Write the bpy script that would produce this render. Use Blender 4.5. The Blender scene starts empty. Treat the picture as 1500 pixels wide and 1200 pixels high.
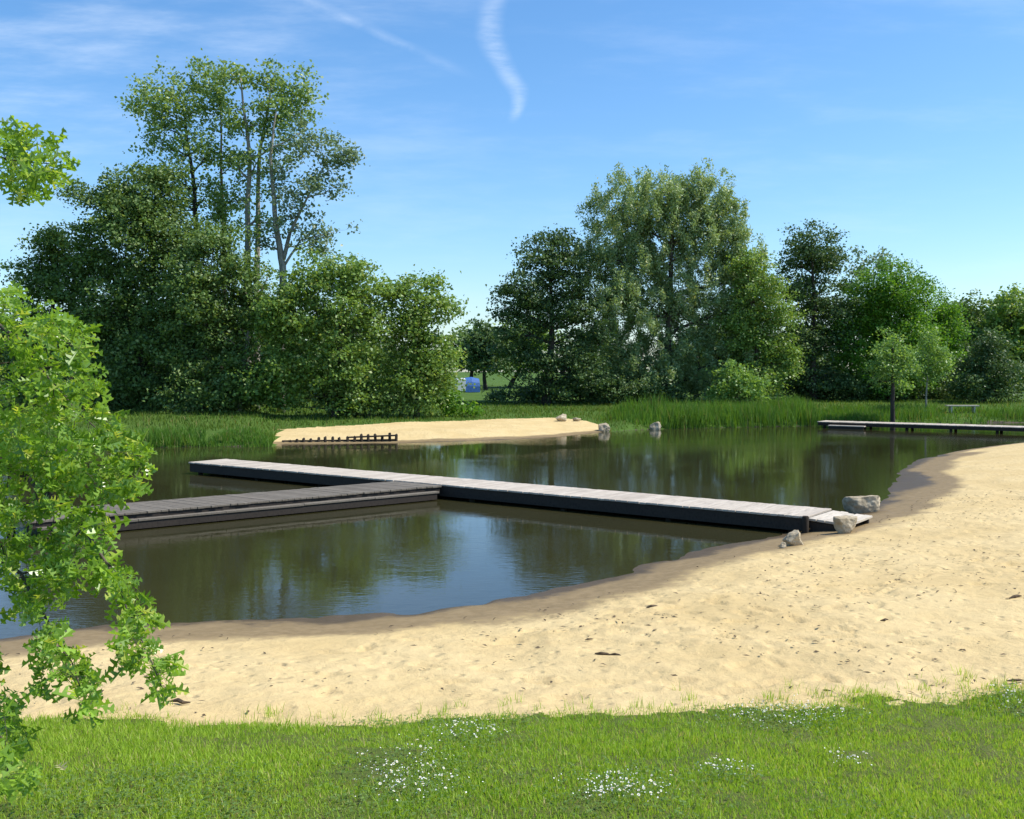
import bpy, math, random
import numpy as np
from mathutils import Vector, noise

# ------------------------------------------------------------------ scene, camera, world, sun
scene = bpy.context.scene
COL = scene.collection
R = math.radians
rng = np.random.default_rng(11)
random.seed(11)

F = 1458.0                      # focal length in photo pixels (1500 wide)
PITCH = math.atan(55 / F)
EYE = Vector((0, 0, 3.0))
cam = bpy.data.objects.new('camera', bpy.data.cameras.new('camera'))
COL.objects.link(cam)
cam.location = EYE
cam.rotation_euler = (math.pi / 2 - PITCH, 0, 0)
cam.data.sensor_width = 36
cam.data.lens = F / 1500 * 36
cam.data.clip_start = 0.05
cam.data.clip_end = 5000
scene.camera = cam

SUN_EL, SUN_AZ = R(53), R(91)   # azimuth clockwise from +Y (the view direction): high on the right, a little behind the trees
sd = Vector((math.sin(SUN_AZ) * math.cos(SUN_EL), math.cos(SUN_AZ) * math.cos(SUN_EL), math.sin(SUN_EL)))
sun = bpy.data.objects.new('sun', bpy.data.lights.new('sun', 'SUN'))
COL.objects.link(sun)
sun.data.energy = 4.3
sun.data.angle = R(0.5)
sun.data.color = (1.0, 0.95, 0.86)
sun.rotation_euler = sd.to_track_quat('Z', 'Y').to_euler()

scene.view_settings.view_transform = 'Standard'
scene.view_settings.look = 'None'
scene.view_settings.exposure = 0.45
scene.view_settings.gamma = 1
scene.cycles.max_bounces = 8
scene.cycles.transparent_max_bounces = 8
scene.cycles.caustics_reflective = False
scene.cycles.caustics_refractive = False


def ray(px, py):
    x, v = (px - 750) / F, (600 - py) / F
    c, s = math.cos(PITCH), math.sin(PITCH)
    return Vector((x, c + v * s, -s + v * c))


def at(px, py, z=0.0):                       # photo pixel on a level plane
    d = ray(px, py)
    return EYE + d * ((z - EYE.z) / d.z)


def atY(px, py, Y):                          # photo pixel at a distance
    d = ray(px, py)
    return EYE + d * (Y / d.y)


# ---- node helper
class NT:
    def __init__(self, tree):
        self.t = tree
        tree.nodes.clear()

    def n(self, typ, ins=None, **props):
        nd = self.t.nodes.new(typ)
        for k, v in props.items():
            setattr(nd, k, v)
        for k, v in (ins or {}).items():
            sock = nd.inputs[k]
            if isinstance(v, bpy.types.NodeSocket):
                self.t.links.new(v, sock)
            elif isinstance(v, bpy.types.Node):
                self.t.links.new(v.outputs[0], sock)
            else:
                sock.default_value = v
        return nd

    def math(self, op, a, b=0.0, c=None, clamp=False):
        ins = {0: a, 1: b}
        if c is not None:
            ins[2] = c
        return self.n('ShaderNodeMath', ins, operation=op, use_clamp=clamp).outputs[0]

    def mix(self, f, a, b, mode='MIX'):
        nd = self.n('ShaderNodeMix', {0: f, 6: a, 7: b}, data_type='RGBA', blend_type=mode)
        return nd.outputs[2]

    def ramp(self, fac, stops):
        nd = self.n('ShaderNodeValToRGB', {0: fac})
        e = nd.color_ramp.elements
        while len(e) > 1:
            e.remove(e[-1])
        e[0].position, e[0].color = stops[0]
        for p, c in stops[1:]:
            q = e.new(p)
            q.color = c
        return nd.outputs[0]

    def mrange(self, v, a, b, c=0.0, d=1.0, smooth=True):
        return self.n('ShaderNodeMapRange', {0: v, 1: a, 2: b, 3: c, 4: d},
                      interpolation_type='SMOOTHSTEP' if smooth else 'LINEAR').outputs[0]


# ---- sky: Nishita plus thin high cirrus / old contrails (in sky direction space)
world = bpy.data.worlds.new('World')
scene.world = world
world.use_nodes = True
w = NT(world.node_tree)
sky = w.n('ShaderNodeTexSky', sky_type='NISHITA', sun_disc=False, sun_elevation=SUN_EL, sun_rotation=SUN_AZ,
          altitude=0, air_density=1.0, dust_density=0.6, ozone_density=3.0)
tc = w.n('ShaderNodeTexCoord')
sep = w.n('ShaderNodeSeparateXYZ', {0: tc.outputs['Generated']})
dx, dy, dz = sep.outputs
ysafe = w.math('MAXIMUM', dy, 0.05)
u = w.math('DIVIDE', dx, ysafe)
v = w.math('DIVIDE', dz, ysafe)
front = w.mrange(dy, 0.2, 0.5)
uv = w.n('ShaderNodeCombineXYZ', {0: u, 1: v})
nz = w.n('ShaderNodeTexNoise', {'Vector': uv, 'Scale': 26.0, 'Detail': 5.0, 'Roughness': 0.6}).outputs[0]
nzb = w.n('ShaderNodeTexNoise', {'Vector': uv, 'Scale': 7.0, 'Detail': 4.0}).outputs[0]


def uvpix(px, py):
    d = ray(px, py)
    return d.x / d.y, d.z / d.y


# curved wisp: centre line u(v) through a float curve
pts = [(752, 178), (760, 140), (744, 108), (722, 70), (716, 35), (726, 0), (740, -60)]
uvs = [uvpix(*p) for p in pts]
v0, v1 = uvs[0][1], uvs[-1][1]
U0, U1 = -0.06, 0.04
fc = w.n('ShaderNodeFloatCurve', {1: w.mrange(v, v0, v1, smooth=False)})
cm = fc.mapping.curves[0]
vals = [((b - v0) / (v1 - v0), (a - U0) / (U1 - U0)) for a, b in uvs]
cm.points[0].location = vals[0]
cm.points[1].location = vals[-1]
for p in vals[1:-1]:
    cm.points.new(*p)
fc.mapping.update()
uc = w.math('ADD', w.math('MULTIPLY', fc.outputs[0], U1 - U0), U0)
off = w.math('ADD', w.math('SUBTRACT', u, uc), w.math('MULTIPLY', w.math('SUBTRACT', nz, 0.5), 0.012))
wid = w.mrange(v, v0, v0 + 0.05, 0.008, 0.017)
band = w.mrange(w.math('SUBTRACT', 1.0, w.math('DIVIDE', w.math('ABSOLUTE', off), wid), clamp=True), 0.0, 1.0)
fade = w.math('MULTIPLY', w.mrange(v, v0 - 0.004, v0 + 0.012), w.mrange(v, v0 + 0.07, v1 + 0.01, 1.0, 0.25))
wisp = w.math('MULTIPLY', w.math('MULTIPLY', band, fade), 0.21)
# straight contrail
(a0, b0), (a1, b1) = uvpix(450, 0), uvpix(720, 125)
sl = (b1 - b0) / (a1 - a0)
dist = w.math('ADD', w.math('SUBTRACT', w.math('SUBTRACT', v, b0), w.math('MULTIPLY', w.math('SUBTRACT', u, a0), sl)),
              w.math('MULTIPLY', w.math('SUBTRACT', nz, 0.5), 0.008))
band2 = w.math('SUBTRACT', 1.0, w.math('DIVIDE', w.math('ABSOLUTE', dist), 0.007), clamp=True)
fade2 = w.math('MULTIPLY', w.mrange(u, a1 - 0.005, a1 - 0.09), w.mrange(u, a0 - 0.25, a0 + 0.06, 0.3, 1.0))
trail = w.math('MULTIPLY', w.math('MULTIPLY', band2, fade2), 0.13)
# broad cirrus veil to the upper left, stretched along the trail
rot = w.n('ShaderNodeMapping', {0: uv, 2: (0, 0, R(18)), 3: (2.2, 11.0, 1.0)})
cir = w.n('ShaderNodeTexNoise', {'Vector': rot, 'Scale': 1.6, 'Detail': 6.0, 'Roughness': 0.62}).outputs[0]
veil = w.math('MULTIPLY', w.mrange(cir, 0.35, 0.78),
              w.math('MULTIPLY', w.mrange(u, 0.02, -0.42), w.mrange(v, 0.08, 0.30)))
veil = w.math('MULTIPLY', veil, 0.27)
veil2 = w.math('MULTIPLY', w.math('MULTIPLY', w.mrange(cir, 0.45, 0.75), w.mrange(v, 0.0, 0.06)), 0.10)
fea = w.n('ShaderNodeTexNoise', {'Vector': w.n('ShaderNodeMapping', {0: uv, 2: (0, 0, R(-62)), 3: (22.0, 130.0, 1.0)}), 'Scale': 1.0, 'Detail': 6.0, 'Roughness': 0.7}).outputs[0]
feather = w.mrange(fea, 0.28, 0.66, 0.35, 1.15)
wisp = w.math('MULTIPLY', wisp, feather)
trail = w.math('MULTIPLY', trail, w.mrange(nz, 0.3, 0.65, 0.3, 1.1))
cl = w.math('MULTIPLY', w.math('ADD', w.math('ADD', wisp, trail), w.math('ADD', veil, veil2), clamp=True), front)
skyc = w.n('ShaderNodeHueSaturation', {'Hue': 0.495, 'Saturation': 1.18, 'Value': 1.0, 'Color': sky.outputs[0]}).outputs[0]
skyc = w.mix(1.0, skyc, (1.04, 1.13, 1.24, 1), 'MULTIPLY')
col = w.mix(cl, skyc, (6.9, 7.6, 8.4, 1))
bg = w.n('ShaderNodeBackground', {'Color': col, 'Strength': 0.12})
w.n('ShaderNodeOutputWorld', {0: bg})


# ------------------------------------------------------------------ helpers
def tag(o, label=None, cat=None, group=None, kind=None):
    if label: o['label'] = label
    if cat: o['category'] = cat
    if group: o['group'] = group
    if kind: o['kind'] = kind
    return o


def link(name, me, mat=None, parent=None):
    o = bpy.data.objects.new(name, me)
    COL.objects.link(o)
    if mat is not None:
        me.materials.append(mat)
    if parent is not None:
        o.parent = parent
    return o


def empty(name, loc=(0, 0, 0), rz=0.0):
    o = bpy.data.objects.new(name, None)
    o.empty_display_size = 0.3
    COL.objects.link(o)
    o.location = loc
    o.rotation_euler = (0, 0, rz)
    return o


def np_mesh(name, verts, loops, sizes, smooth=False):
    me = bpy.data.meshes.new(name)
    verts = np.asarray(verts, np.float32)
    loops = np.asarray(loops, np.int32).ravel()
    sizes = np.asarray(sizes, np.int32)
    me.vertices.add(len(verts))
    me.vertices.foreach_set('co', verts.ravel())
    me.loops.add(len(loops))
    me.loops.foreach_set('vertex_index', loops)
    me.polygons.add(len(sizes))
    starts = np.concatenate([[0], np.cumsum(sizes)[:-1]]).astype(np.int32)
    me.polygons.foreach_set('loop_start', starts)
    me.polygons.foreach_set('loop_total', sizes)
    if smooth:
        me.polygons.foreach_set('use_smooth', np.ones(len(sizes), bool))
    me.update(calc_edges=True)
    me.validate()
    return me


class MB:                                     # small mesh collector: boxes and tapered tubes
    def __init__(s):
        s.v, s.f = [], []

    def box(s, c, size, rz=0.0, tilt=0.0, bev=0.0):
        hx, hy, hz = (q / 2 for q in size)
        b = min(bev, hx * .45, hy * .45, hz * .45)
        cr, sr = math.cos(rz), math.sin(rz)
        base = len(s.v)

        def add(x, y, z):
            z2 = z + x * tilt
            s.v.append((c[0] + x * cr - y * sr, c[1] + x * sr + y * cr, c[2] + z2))
        if b <= 0:
            for z in (-hz, hz):
                for x, y in ((-hx, -hy), (hx, -hy), (hx, hy), (-hx, hy)):
                    add(x, y, z)
            q = [(0, 3, 2, 1), (4, 5, 6, 7), (0, 1, 5, 4), (1, 2, 6, 5), (2, 3, 7, 6), (3, 0, 4, 7)]
        else:
            for z, i in ((-hz, b), (-hz + b, 0), (hz - b, 0), (hz, b)):
                for x, y in ((-hx + i, -hy + i), (hx - i, -hy + i), (hx - i, hy - i), (-hx + i, hy - i)):
                    add(x, y, z)
            q = [(0, 3, 2, 1), (12, 13, 14, 15)]
            for l in range(3):
                for k in range(4):
                    q.append((l * 4 + k, l * 4 + (k + 1) % 4, l * 4 + 4 + (k + 1) % 4, l * 4 + 4 + k))
        s.f += [tuple(base + i for i in f) for f in q]
        return s

    def tube(s, pts, rad, n=7, cap=True):
        pts = [Vector(p) for p in pts]
        base = len(s.v)
        ref = Vector((0.37, 0.81, 0.12))
        for i, p in enumerate(pts):
            d = (pts[min(i + 1, len(pts) - 1)] - pts[max(i - 1, 0)])
            d = d.normalized() if d.length > 1e-9 else Vector((0, 0, 1))
            a = d.cross(ref)
            a = a.normalized() if a.length > 1e-3 else d.orthogonal().normalized()
            b = d.cross(a)
            for k in range(n):
                t = 2 * math.pi * k / n
                q = p + (a * math.cos(t) + b * math.sin(t)) * rad[i]
                s.v.append(tuple(q))
        for i in range(len(pts) - 1):
            for k in range(n):
                s.f.append((base + i * n + k, base + i * n + (k + 1) % n,
                            base + (i + 1) * n + (k + 1) % n, base + (i + 1) * n + k))
        if cap:
            s.f.append(tuple(base + k for k in range(n))[::-1])
            s.f.append(tuple(base + (len(pts) - 1) * n + k for k in range(n)))
        return s

    def build(s, name, mat, parent=None, smooth=False):
        me = bpy.data.meshes.new(name)
        me.from_pydata(s.v, [], s.f)
        if smooth:
            me.polygons.foreach_set('use_smooth', np.ones(len(me.polygons), bool))
        me.update()
        return link(name, me, mat, parent)


# ------------------------------------------------------------------ materials
def new_mat(name):
    m = bpy.data.materials.new(name)
    m.use_nodes = True
    return m, NT(m.node_tree)


def leaf_mat(name, a, b, c=None, transl=0.35, rough=0.5, spec=0.35, nscale=0.35):
    """leaf colours a..b vary by leaf and by branch (growth, age); c = odd yellower/redder leaves"""
    m, t = new_mat(name)
    geo = t.n('ShaderNodeNewGeometry')
    tcn = t.n('ShaderNodeTexCoord')
    nz = t.n('ShaderNodeTexNoise', {'Vector': tcn.outputs['Object'], 'Scale': nscale, 'Detail': 3.0})
    f = t.math('ADD', t.math('MULTIPLY', geo.outputs['Random Per Island'], 0.6),
               t.math('MULTIPLY', t.mrange(nz.outputs[0], 0.3, 0.7), 0.4))
    col = t.mix(f, (*a, 1), (*b, 1))
    if c:
        col = t.mix(t.mrange(geo.outputs['Random Per Island'], 0.90, 0.96), col, (*c, 1))
    tr = t.mix(1.0, col, (1.25, 1.15, 0.55, 1), 'MULTIPLY')
    p = t.n('ShaderNodeBsdfPrincipled', {'Base Color': col, 'Roughness': rough, 'Specular IOR Level': spec})
    tl = t.n('ShaderNodeBsdfTranslucent', {0: tr})
    mx = t.n('ShaderNodeMixShader', {0: transl, 1: p.outputs[0], 2: tl.outputs[0]})
    t.n('ShaderNodeOutputMaterial', {0: mx.outputs[0]})
    return m


def bark_mat(name, a, b, scale=6.0):
    m, t = new_mat(name)
    tcn = t.n('ShaderNodeTexCoord')
    mp = t.n('ShaderNodeMapping', {0: tcn.outputs['Object'], 3: (1, 1, 0.25)})
    nz = t.n('ShaderNodeTexNoise', {'Vector': mp, 'Scale': scale, 'Detail': 6.0, 'Roughness': 0.65})
    col = t.ramp(nz.outputs[0], [(0.3, (*a, 1)), (0.68, (*b, 1))])
    bp = t.n('ShaderNodeBump', {'Height': nz.outputs[0], 'Strength': 0.6, 'Distance': 0.03})
    p = t.n('ShaderNodeBsdfPrincipled', {'Base Color': col, 'Roughness': 0.9, 'Specular IOR Level': 0.2, 'Normal': bp})
    t.n('ShaderNodeOutputMaterial', {0: p})
    return m


def wood_mat(name, a, b, c):
    m, t = new_mat(name)
    tcn = t.n('ShaderNodeTexCoord')
    geo = t.n('ShaderNodeNewGeometry')
    mp = t.n('ShaderNodeMapping', {0: tcn.outputs['Object'], 3: (14, 1.6, 8)})
    nz = t.n('ShaderNodeTexNoise', {'Vector': mp, 'Scale': 2.0, 'Detail': 6.0, 'Roughness': 0.6})
    n2 = t.n('ShaderNodeTexNoise', {'Vector': tcn.outputs['Object'], 'Scale': 0.9, 'Detail': 5.0, 'Roughness': 0.6})
    col = t.mix(geo.outputs['Random Per Island'], (*a, 1), (*b, 1))
    col = t.mix(t.mrange(nz.outputs[0], 0.42, 0.75), col, (*c, 1))
    col = t.mix(t.math('MULTIPLY', t.mrange(n2.outputs[0], 0.5, 0.75), 0.6), col, (*c, 1))
    bp = t.n('ShaderNodeBump', {'Height': nz.outputs[0], 'Strength': 0.5, 'Distance': 0.006})
    p = t.n('ShaderNodeBsdfPrincipled', {'Base Color': col, 'Roughness': 0.75, 'Specular IOR Level': 0.3, 'Normal': bp})
    t.n('ShaderNodeOutputMaterial', {0: p})
    return m


def plain_mat(name, col, rough=0.6, spec=0.4, var=0.15, scale=5.0):
    m, t = new_mat(name)
    tcn = t.n('ShaderNodeTexCoord')
    nz = t.n('ShaderNodeTexNoise', {'Vector': tcn.outputs['Object'], 'Scale': scale, 'Detail': 5.0})
    c2 = tuple(x * (1 - var * 2) for x in col)
    cc = t.mix(t.mrange(nz.outputs[0], 0.35, 0.7), (*col, 1), (*c2, 1))
    p = t.n('ShaderNodeBsdfPrincipled', {'Base Color': cc, 'Roughness': rough, 'Specular IOR Level': spec})
    t.n('ShaderNodeOutputMaterial', {0: p})
    return m


def rock_mat(name, a, b, c):
    m, t = new_mat(name)
    tcn = t.n('ShaderNodeTexCoord')
    n1 = t.n('ShaderNodeTexNoise', {'Vector': tcn.outputs['Object'], 'Scale': 4.0, 'Detail': 8.0, 'Roughness': 0.65})
    n2 = t.n('ShaderNodeTexNoise', {'Vector': tcn.outputs['Object'], 'Scale': 30.0, 'Detail': 4.0, 'Roughness': 0.7})
    col = t.ramp(n1.outputs[0], [(0.3, (*a, 1)), (0.5, (*b, 1)), (0.7, (*c, 1))])
    col = t.mix(t.mrange(n2.outputs[0], 0.55, 0.72), col, tuple(x * .45 for x in b) + (1,))
    h = t.math('ADD', n1.outputs[0], t.math('MULTIPLY', n2.outputs[0], 0.25))
    bp = t.n('ShaderNodeBump', {'Height': h, 'Strength': 0.7, 'Distance': 0.03})
    p = t.n('ShaderNodeBsdfPrincipled', {'Base Color': col, 'Roughness': 0.85, 'Specular IOR Level': 0.3, 'Normal': bp})
    t.n('ShaderNodeOutputMaterial', {0: p})
    return m


def sand_mat():
    m, t = new_mat('sand')
    geo = t.n('ShaderNodeNewGeometry')
    pos = geo.outputs['Position']
    n1 = t.n('ShaderNodeTexNoise', {'Vector': pos, 'Scale': 0.7, 'Detail': 5.0, 'Roughness': 0.6}).outputs[0]
    n2 = t.n('ShaderNodeTexNoise', {'Vector': pos, 'Scale': 7.0, 'Detail': 6.0, 'Roughness': 0.65}).outputs[0]
    n3 = t.n('ShaderNodeTexNoise', {'Vector': pos, 'Scale': 60.0, 'Detail': 3.0, 'Roughness': 0.7}).outputs[0]
    dry = t.mix(t.mrange(n1, 0.3, 0.7), (0.55, 0.41, 0.195, 1), (0.625, 0.48, 0.245, 1))
    dry = t.mix(t.math('MULTIPLY', t.mrange(n2, 0.45, 0.75), 0.45), dry, (0.44, 0.315, 0.16, 1))
    dry = t.mix(t.math('MULTIPLY', t.mrange(n3, 0.58, 0.75), 0.35), dry, (0.36, 0.25, 0.13, 1))
    wet = t.n('ShaderNodeAttribute', attribute_name='wet').outputs['Fac']
    wn = t.math('ADD', wet, t.math('MULTIPLY', t.math('SUBTRACT', n1, 0.5), 0.8))
    wn = t.math('ADD', wn, t.math('MULTIPLY', t.math('SUBTRACT', n2, 0.5), 0.35))
    wf = t.mrange(wn, 0.32, 0.62)
    wcol = t.mix(t.mrange(n2, 0.35, 0.7), (0.215, 0.155, 0.078, 1), (0.275, 0.20, 0.105, 1))
    vwet = t.mrange(wn, 0.95, 1.15)
    wcol = t.mix(vwet, wcol, (0.10, 0.072, 0.042, 1))
    col = t.mix(wf, dry, wcol)
    rough = t.math('SUBTRACT', t.math('SUBTRACT', 0.92, t.math('MULTIPLY', wf, 0.25)), t.math('MULTIPLY', vwet, 0.25))
    vor = t.n('ShaderNodeTexVoronoi', {'Vector': pos, 'Scale': 5.5, 'Randomness': 1.0}, feature='SMOOTH_F1')
    dents = t.mrange(vor.outputs[0], 0.02, 0.33)
    patch = t.mrange(n1, 0.35, 0.6)
    h = t.math('ADD', t.math('MULTIPLY', t.math('MULTIPLY', dents, patch), 0.9),
               t.math('ADD', t.math('MULTIPLY', n2, 1.0), t.math('MULTIPLY', n3, 0.22)))
    bp = t.n('ShaderNodeBump', {'Height': h, 'Strength': t.math('SUBTRACT', 0.8, t.math('MULTIPLY', wf, 0.6)), 'Distance': 0.035})
    p = t.n('ShaderNodeBsdfPrincipled', {'Base Color': col, 'Roughness': rough, 'Specular IOR Level': 0.12, 'Normal': bp})
    t.n('ShaderNodeOutputMaterial', {0: p})
    return m


def soil_grass_mat(name, a, b, c):
    m, t = new_mat(name)
    geo = t.n('ShaderNodeNewGeometry')
    pos = geo.outputs['Position']
    n1 = t.n('ShaderNodeTexNoise', {'Vector': pos, 'Scale': 0.5, 'Detail': 5.0, 'Roughness': 0.6}).outputs[0]
    n2 = t.n('ShaderNodeTexNoise', {'Vector': pos, 'Scale': 12.0, 'Detail': 6.0, 'Roughness': 0.7}).outputs[0]
    col = t.mix(t.mrange(n1, 0.3, 0.7), (*a, 1), (*b, 1))
    col = t.mix(t.math('MULTIPLY', t.mrange(n2, 0.45, 0.7), 0.6), col, (*c, 1))
    bp = t.n('ShaderNodeBump', {'Height': n2, 'Strength': 0.9, 'Distance': 0.06})
    p = t.n('ShaderNodeBsdfPrincipled', {'Base Color': col, 'Roughness': 0.95, 'Specular IOR Level': 0.15, 'Normal': bp})
    t.n('ShaderNodeOutputMaterial', {0: p})
    return m


def water_mat():
    m, t = new_mat('pond_water')
    geo = t.n('ShaderNodeNewGeometry')
    pos = geo.outputs['Position']
    n1 = t.n('ShaderNodeTexNoise', {'Vector': pos, 'Scale': 3.2, 'Detail': 3.0, 'Roughness': 0.55}).outputs[0]
    mp = t.n('ShaderNodeMapping', {0: pos, 2: (0, 0, R(20)), 3: (3.0, 9.0, 1.0)})
    n2 = t.n('ShaderNodeTexNoise', {'Vector': mp, 'Scale': 1.6, 'Detail': 3.0, 'Roughness': 0.5}).outputs[0]
    n3 = t.n('ShaderNodeTexNoise', {'Vector': pos, 'Scale': 0.22, 'Detail': 3.0}).outputs[0]
    gust = t.mrange(n3, 0.42, 0.62, 0.25, 1.0)
    h = t.math('ADD', t.math('MULTIPLY', n1, 0.6), t.math('MULTIPLY', t.math('MULTIPLY', n2, gust), 0.9))
    bp = t.n('ShaderNodeBump', {'Height': h, 'Strength': 1.0, 'Distance': 0.003})
    col = t.mix(t.mrange(n3, 0.35, 0.7), (0.033, 0.0315, 0.0125, 1), (0.041, 0.038, 0.0155, 1))
    p = t.n('ShaderNodeBsdfPrincipled', {'Base Color': col, 'Roughness': 0.03, 'IOR': 1.46, 'Specular IOR Level': 0.5, 'Normal': bp})
    t.n('ShaderNodeOutputMaterial', {0: p})
    return m


M = dict(
    sand=sand_mat(),
    lawn=soil_grass_mat('lawn_soil', (0.085, 0.125, 0.022), (0.115, 0.145, 0.03), (0.15, 0.125, 0.055)),
    meadow=soil_grass_mat('meadow_turf', (0.060, 0.12, 0.018), (0.085, 0.15, 0.025), (0.05, 0.085, 0.015)),
    bed=plain_mat('pond_mud', (0.08, 0.065, 0.04), 0.9),
    water=water_mat(),
    blade=leaf_mat('grass_blade', (0.255, 0.430, 0.036), (0.432, 0.587, 0.069), (0.576, 0.510, 0.230), 0.45, 0.5, 0.3, 0.55),
    clover=leaf_mat('clover_leaf', (0.099, 0.184, 0.036), (0.172, 0.270, 0.057), (0.225, 0.299, 0.083), 0.35, 0.5, 0.3, 0.8),
    reed=leaf_mat('reed_blade', (0.081, 0.186, 0.024), (0.141, 0.275, 0.035), (0.253, 0.253, 0.089), 0.42, 0.5, 0.3, 0.5),
    far_blade=leaf_mat('meadow_blade', (0.081, 0.150, 0.018), (0.150, 0.225, 0.033), (0.250, 0.213, 0.075), 0.4, 0.6, 0.2, 0.3),
    oak=leaf_mat('oak_leaf', (0.097, 0.213, 0.016), (0.398, 0.620, 0.076), (0.534, 0.610, 0.107), 0.5, 0.33, 0.75, 0.9),
    poplar=leaf_mat('poplar_leaf', (0.153, 0.256, 0.070), (0.314, 0.450, 0.127), (0.413, 0.511, 0.201), 0.40, 0.42, 0.5),
    silver=leaf_mat('silver_leaf', (0.141, 0.216, 0.122), (0.226, 0.327, 0.188), (0.305, 0.403, 0.274), 0.35, 0.45, 0.5),
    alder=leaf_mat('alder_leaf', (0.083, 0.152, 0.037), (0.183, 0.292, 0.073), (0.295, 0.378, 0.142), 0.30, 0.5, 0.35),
    ash=leaf_mat('ash_leaf', (0.129, 0.241, 0.044), (0.269, 0.404, 0.093), (0.374, 0.444, 0.161), 0.38, 0.45, 0.4),
    willow=leaf_mat('willow_leaf', (0.199, 0.298, 0.127), (0.373, 0.496, 0.214), (0.532, 0.568, 0.316), 0.36, 0.45, 0.45),
    maple=leaf_mat('maple_leaf', (0.083, 0.212, 0.019), (0.172, 0.346, 0.036), (0.243, 0.378, 0.065), 0.45, 0.45, 0.4),
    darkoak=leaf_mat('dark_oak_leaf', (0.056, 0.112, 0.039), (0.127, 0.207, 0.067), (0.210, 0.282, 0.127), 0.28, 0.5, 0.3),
    young=leaf_mat('young_leaf', (0.160, 0.292, 0.069), (0.259, 0.422, 0.112), (0.350, 0.488, 0.175), 0.45, 0.45, 0.4),
    bark=bark_mat('bark', (0.05, 0.04, 0.03), (0.13, 0.11, 0.085)),
    pale_bark=bark_mat('pale_bark', (0.16, 0.14, 0.11), (0.42, 0.39, 0.33), 3.0),
    dark_bark=bark_mat('dark_bark', (0.03, 0.025, 0.02), (0.08, 0.068, 0.055)),
    deck=wood_mat('weathered_deck', (0.44, 0.375, 0.30), (0.56, 0.49, 0.40), (0.32, 0.275, 0.22)),
    jetty=wood_mat('brown_deck', (0.150, 0.128, 0.098), (0.195, 0.168, 0.132), (0.115, 0.098, 0.075)),  # side jetty boards: darker and browner than the long pier
    beam=wood_mat('dark_beam', (0.030, 0.023, 0.017), (0.048, 0.037, 0.028), (0.018, 0.014, 0.011)),
    post=bark_mat('wet_post', (0.018, 0.014, 0.01), (0.05, 0.04, 0.03), 9.0),
    rock=rock_mat('granite', (0.30, 0.27, 0.22), (0.45, 0.42, 0.36), (0.58, 0.55, 0.48)),
    tan_rock=rock_mat('tan_boulder', (0.24, 0.185, 0.11), (0.42, 0.345, 0.23), (0.60, 0.52, 0.38)),
    pale_wood=wood_mat('pale_wood', (0.50, 0.44, 0.35), (0.60, 0.53, 0.43), (0.38, 0.33, 0.26)),
    blue=plain_mat('blue_canvas', (0.05, 0.15, 0.42), 0.6, 0.3),
    white=plain_mat('white_canvas', (0.80, 0.82, 0.84), 0.6, 0.3, 0.05),
    petal=plain_mat('white_petal', (0.82, 0.82, 0.78), 0.6, 0.2, 0.03),
    yolk=plain_mat('yellow_centre', (0.70, 0.48, 0.05), 0.7, 0.2),
    chip=bark_mat('driftwood', (0.045, 0.032, 0.02), (0.13, 0.095, 0.06), 20),
)

# ------------------------------------------------------------------ terrain
NEAR = [(-700, 960), (-260, 958), (0, 937), (110, 920), (230, 913), (400, 909), (520, 903), (600, 897), (700, 886), (800, 868),
        (880, 850), (950, 826), (1010, 811), (1080, 796), (1150, 781), (1215, 765), (1268, 748), (1300, 724), (1306, 708), (1318, 690), (1345, 674),
        (1400, 661), (1450, 654), (1500, 648), (1600, 640), (1750, 633)]
FAR = [(1900, 624), (1700, 620), (1500, 619), (1330, 621), (1190, 624), (1080, 626), (990, 628), (930, 630), (885, 633),
       (820, 640), (740, 644), (650, 647), (585, 649), (420, 651), (395, 655), (300, 654), (200, 656), (60, 662), (-150, 668), (-500, 690), (-900, 740), (-1000, 850)]
POND = np.array([at(*p)[:2] for p in NEAR + FAR])
NN = len(NEAR)


def seg_dist(P, poly, closed=True):
    """distance and nearest segment index"""
    A = poly
    B = np.roll(poly, -1, 0)
    if not closed:
        A, B = A[:-1], B[:-1]
    best = np.full(len(P), 1e9)
    idx = np.zeros(len(P), int)
    for i in range(len(A)):
        ab = B[i] - A[i]
        t = np.clip(((P - A[i]) @ ab) / max(ab @ ab, 1e-9), 0, 1)
        d = np.hypot(*(P - (A[i] + t[:, None] * ab)).T)
        k = d < best
        best[k] = d[k]
        idx[k] = i
    return best, idx


def inside(P, poly):
    x, y = P[:, 0], P[:, 1]
    r = np.zeros(len(P), bool)
    n = len(poly)
    for i in range(n):
        x1, y1 = poly[i]
        x2, y2 = poly[(i + 1) % n]
        c = ((y1 > y) != (y2 > y)) & (x < (x2 - x1) * (y - y1) / (y2 - y1 + 1e-12) + x1)
        r ^= c
    return r


_perm = rng.random((256, 256))


def vnoise(x, y):                              # smooth value noise, 0..1
    xi, yi = np.floor(x).astype(int), np.floor(y).astype(int)
    fx, fy = x - xi, y - yi
    fx, fy = fx * fx * (3 - 2 * fx), fy * fy * (3 - 2 * fy)
    g = lambda a, b: _perm[a & 255, b & 255]
    return (g(xi, yi) * (1 - fx) + g(xi + 1, yi) * fx) * (1 - fy) + (g(xi, yi + 1) * (1 - fx) + g(xi + 1, yi + 1) * fx) * fy


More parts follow.
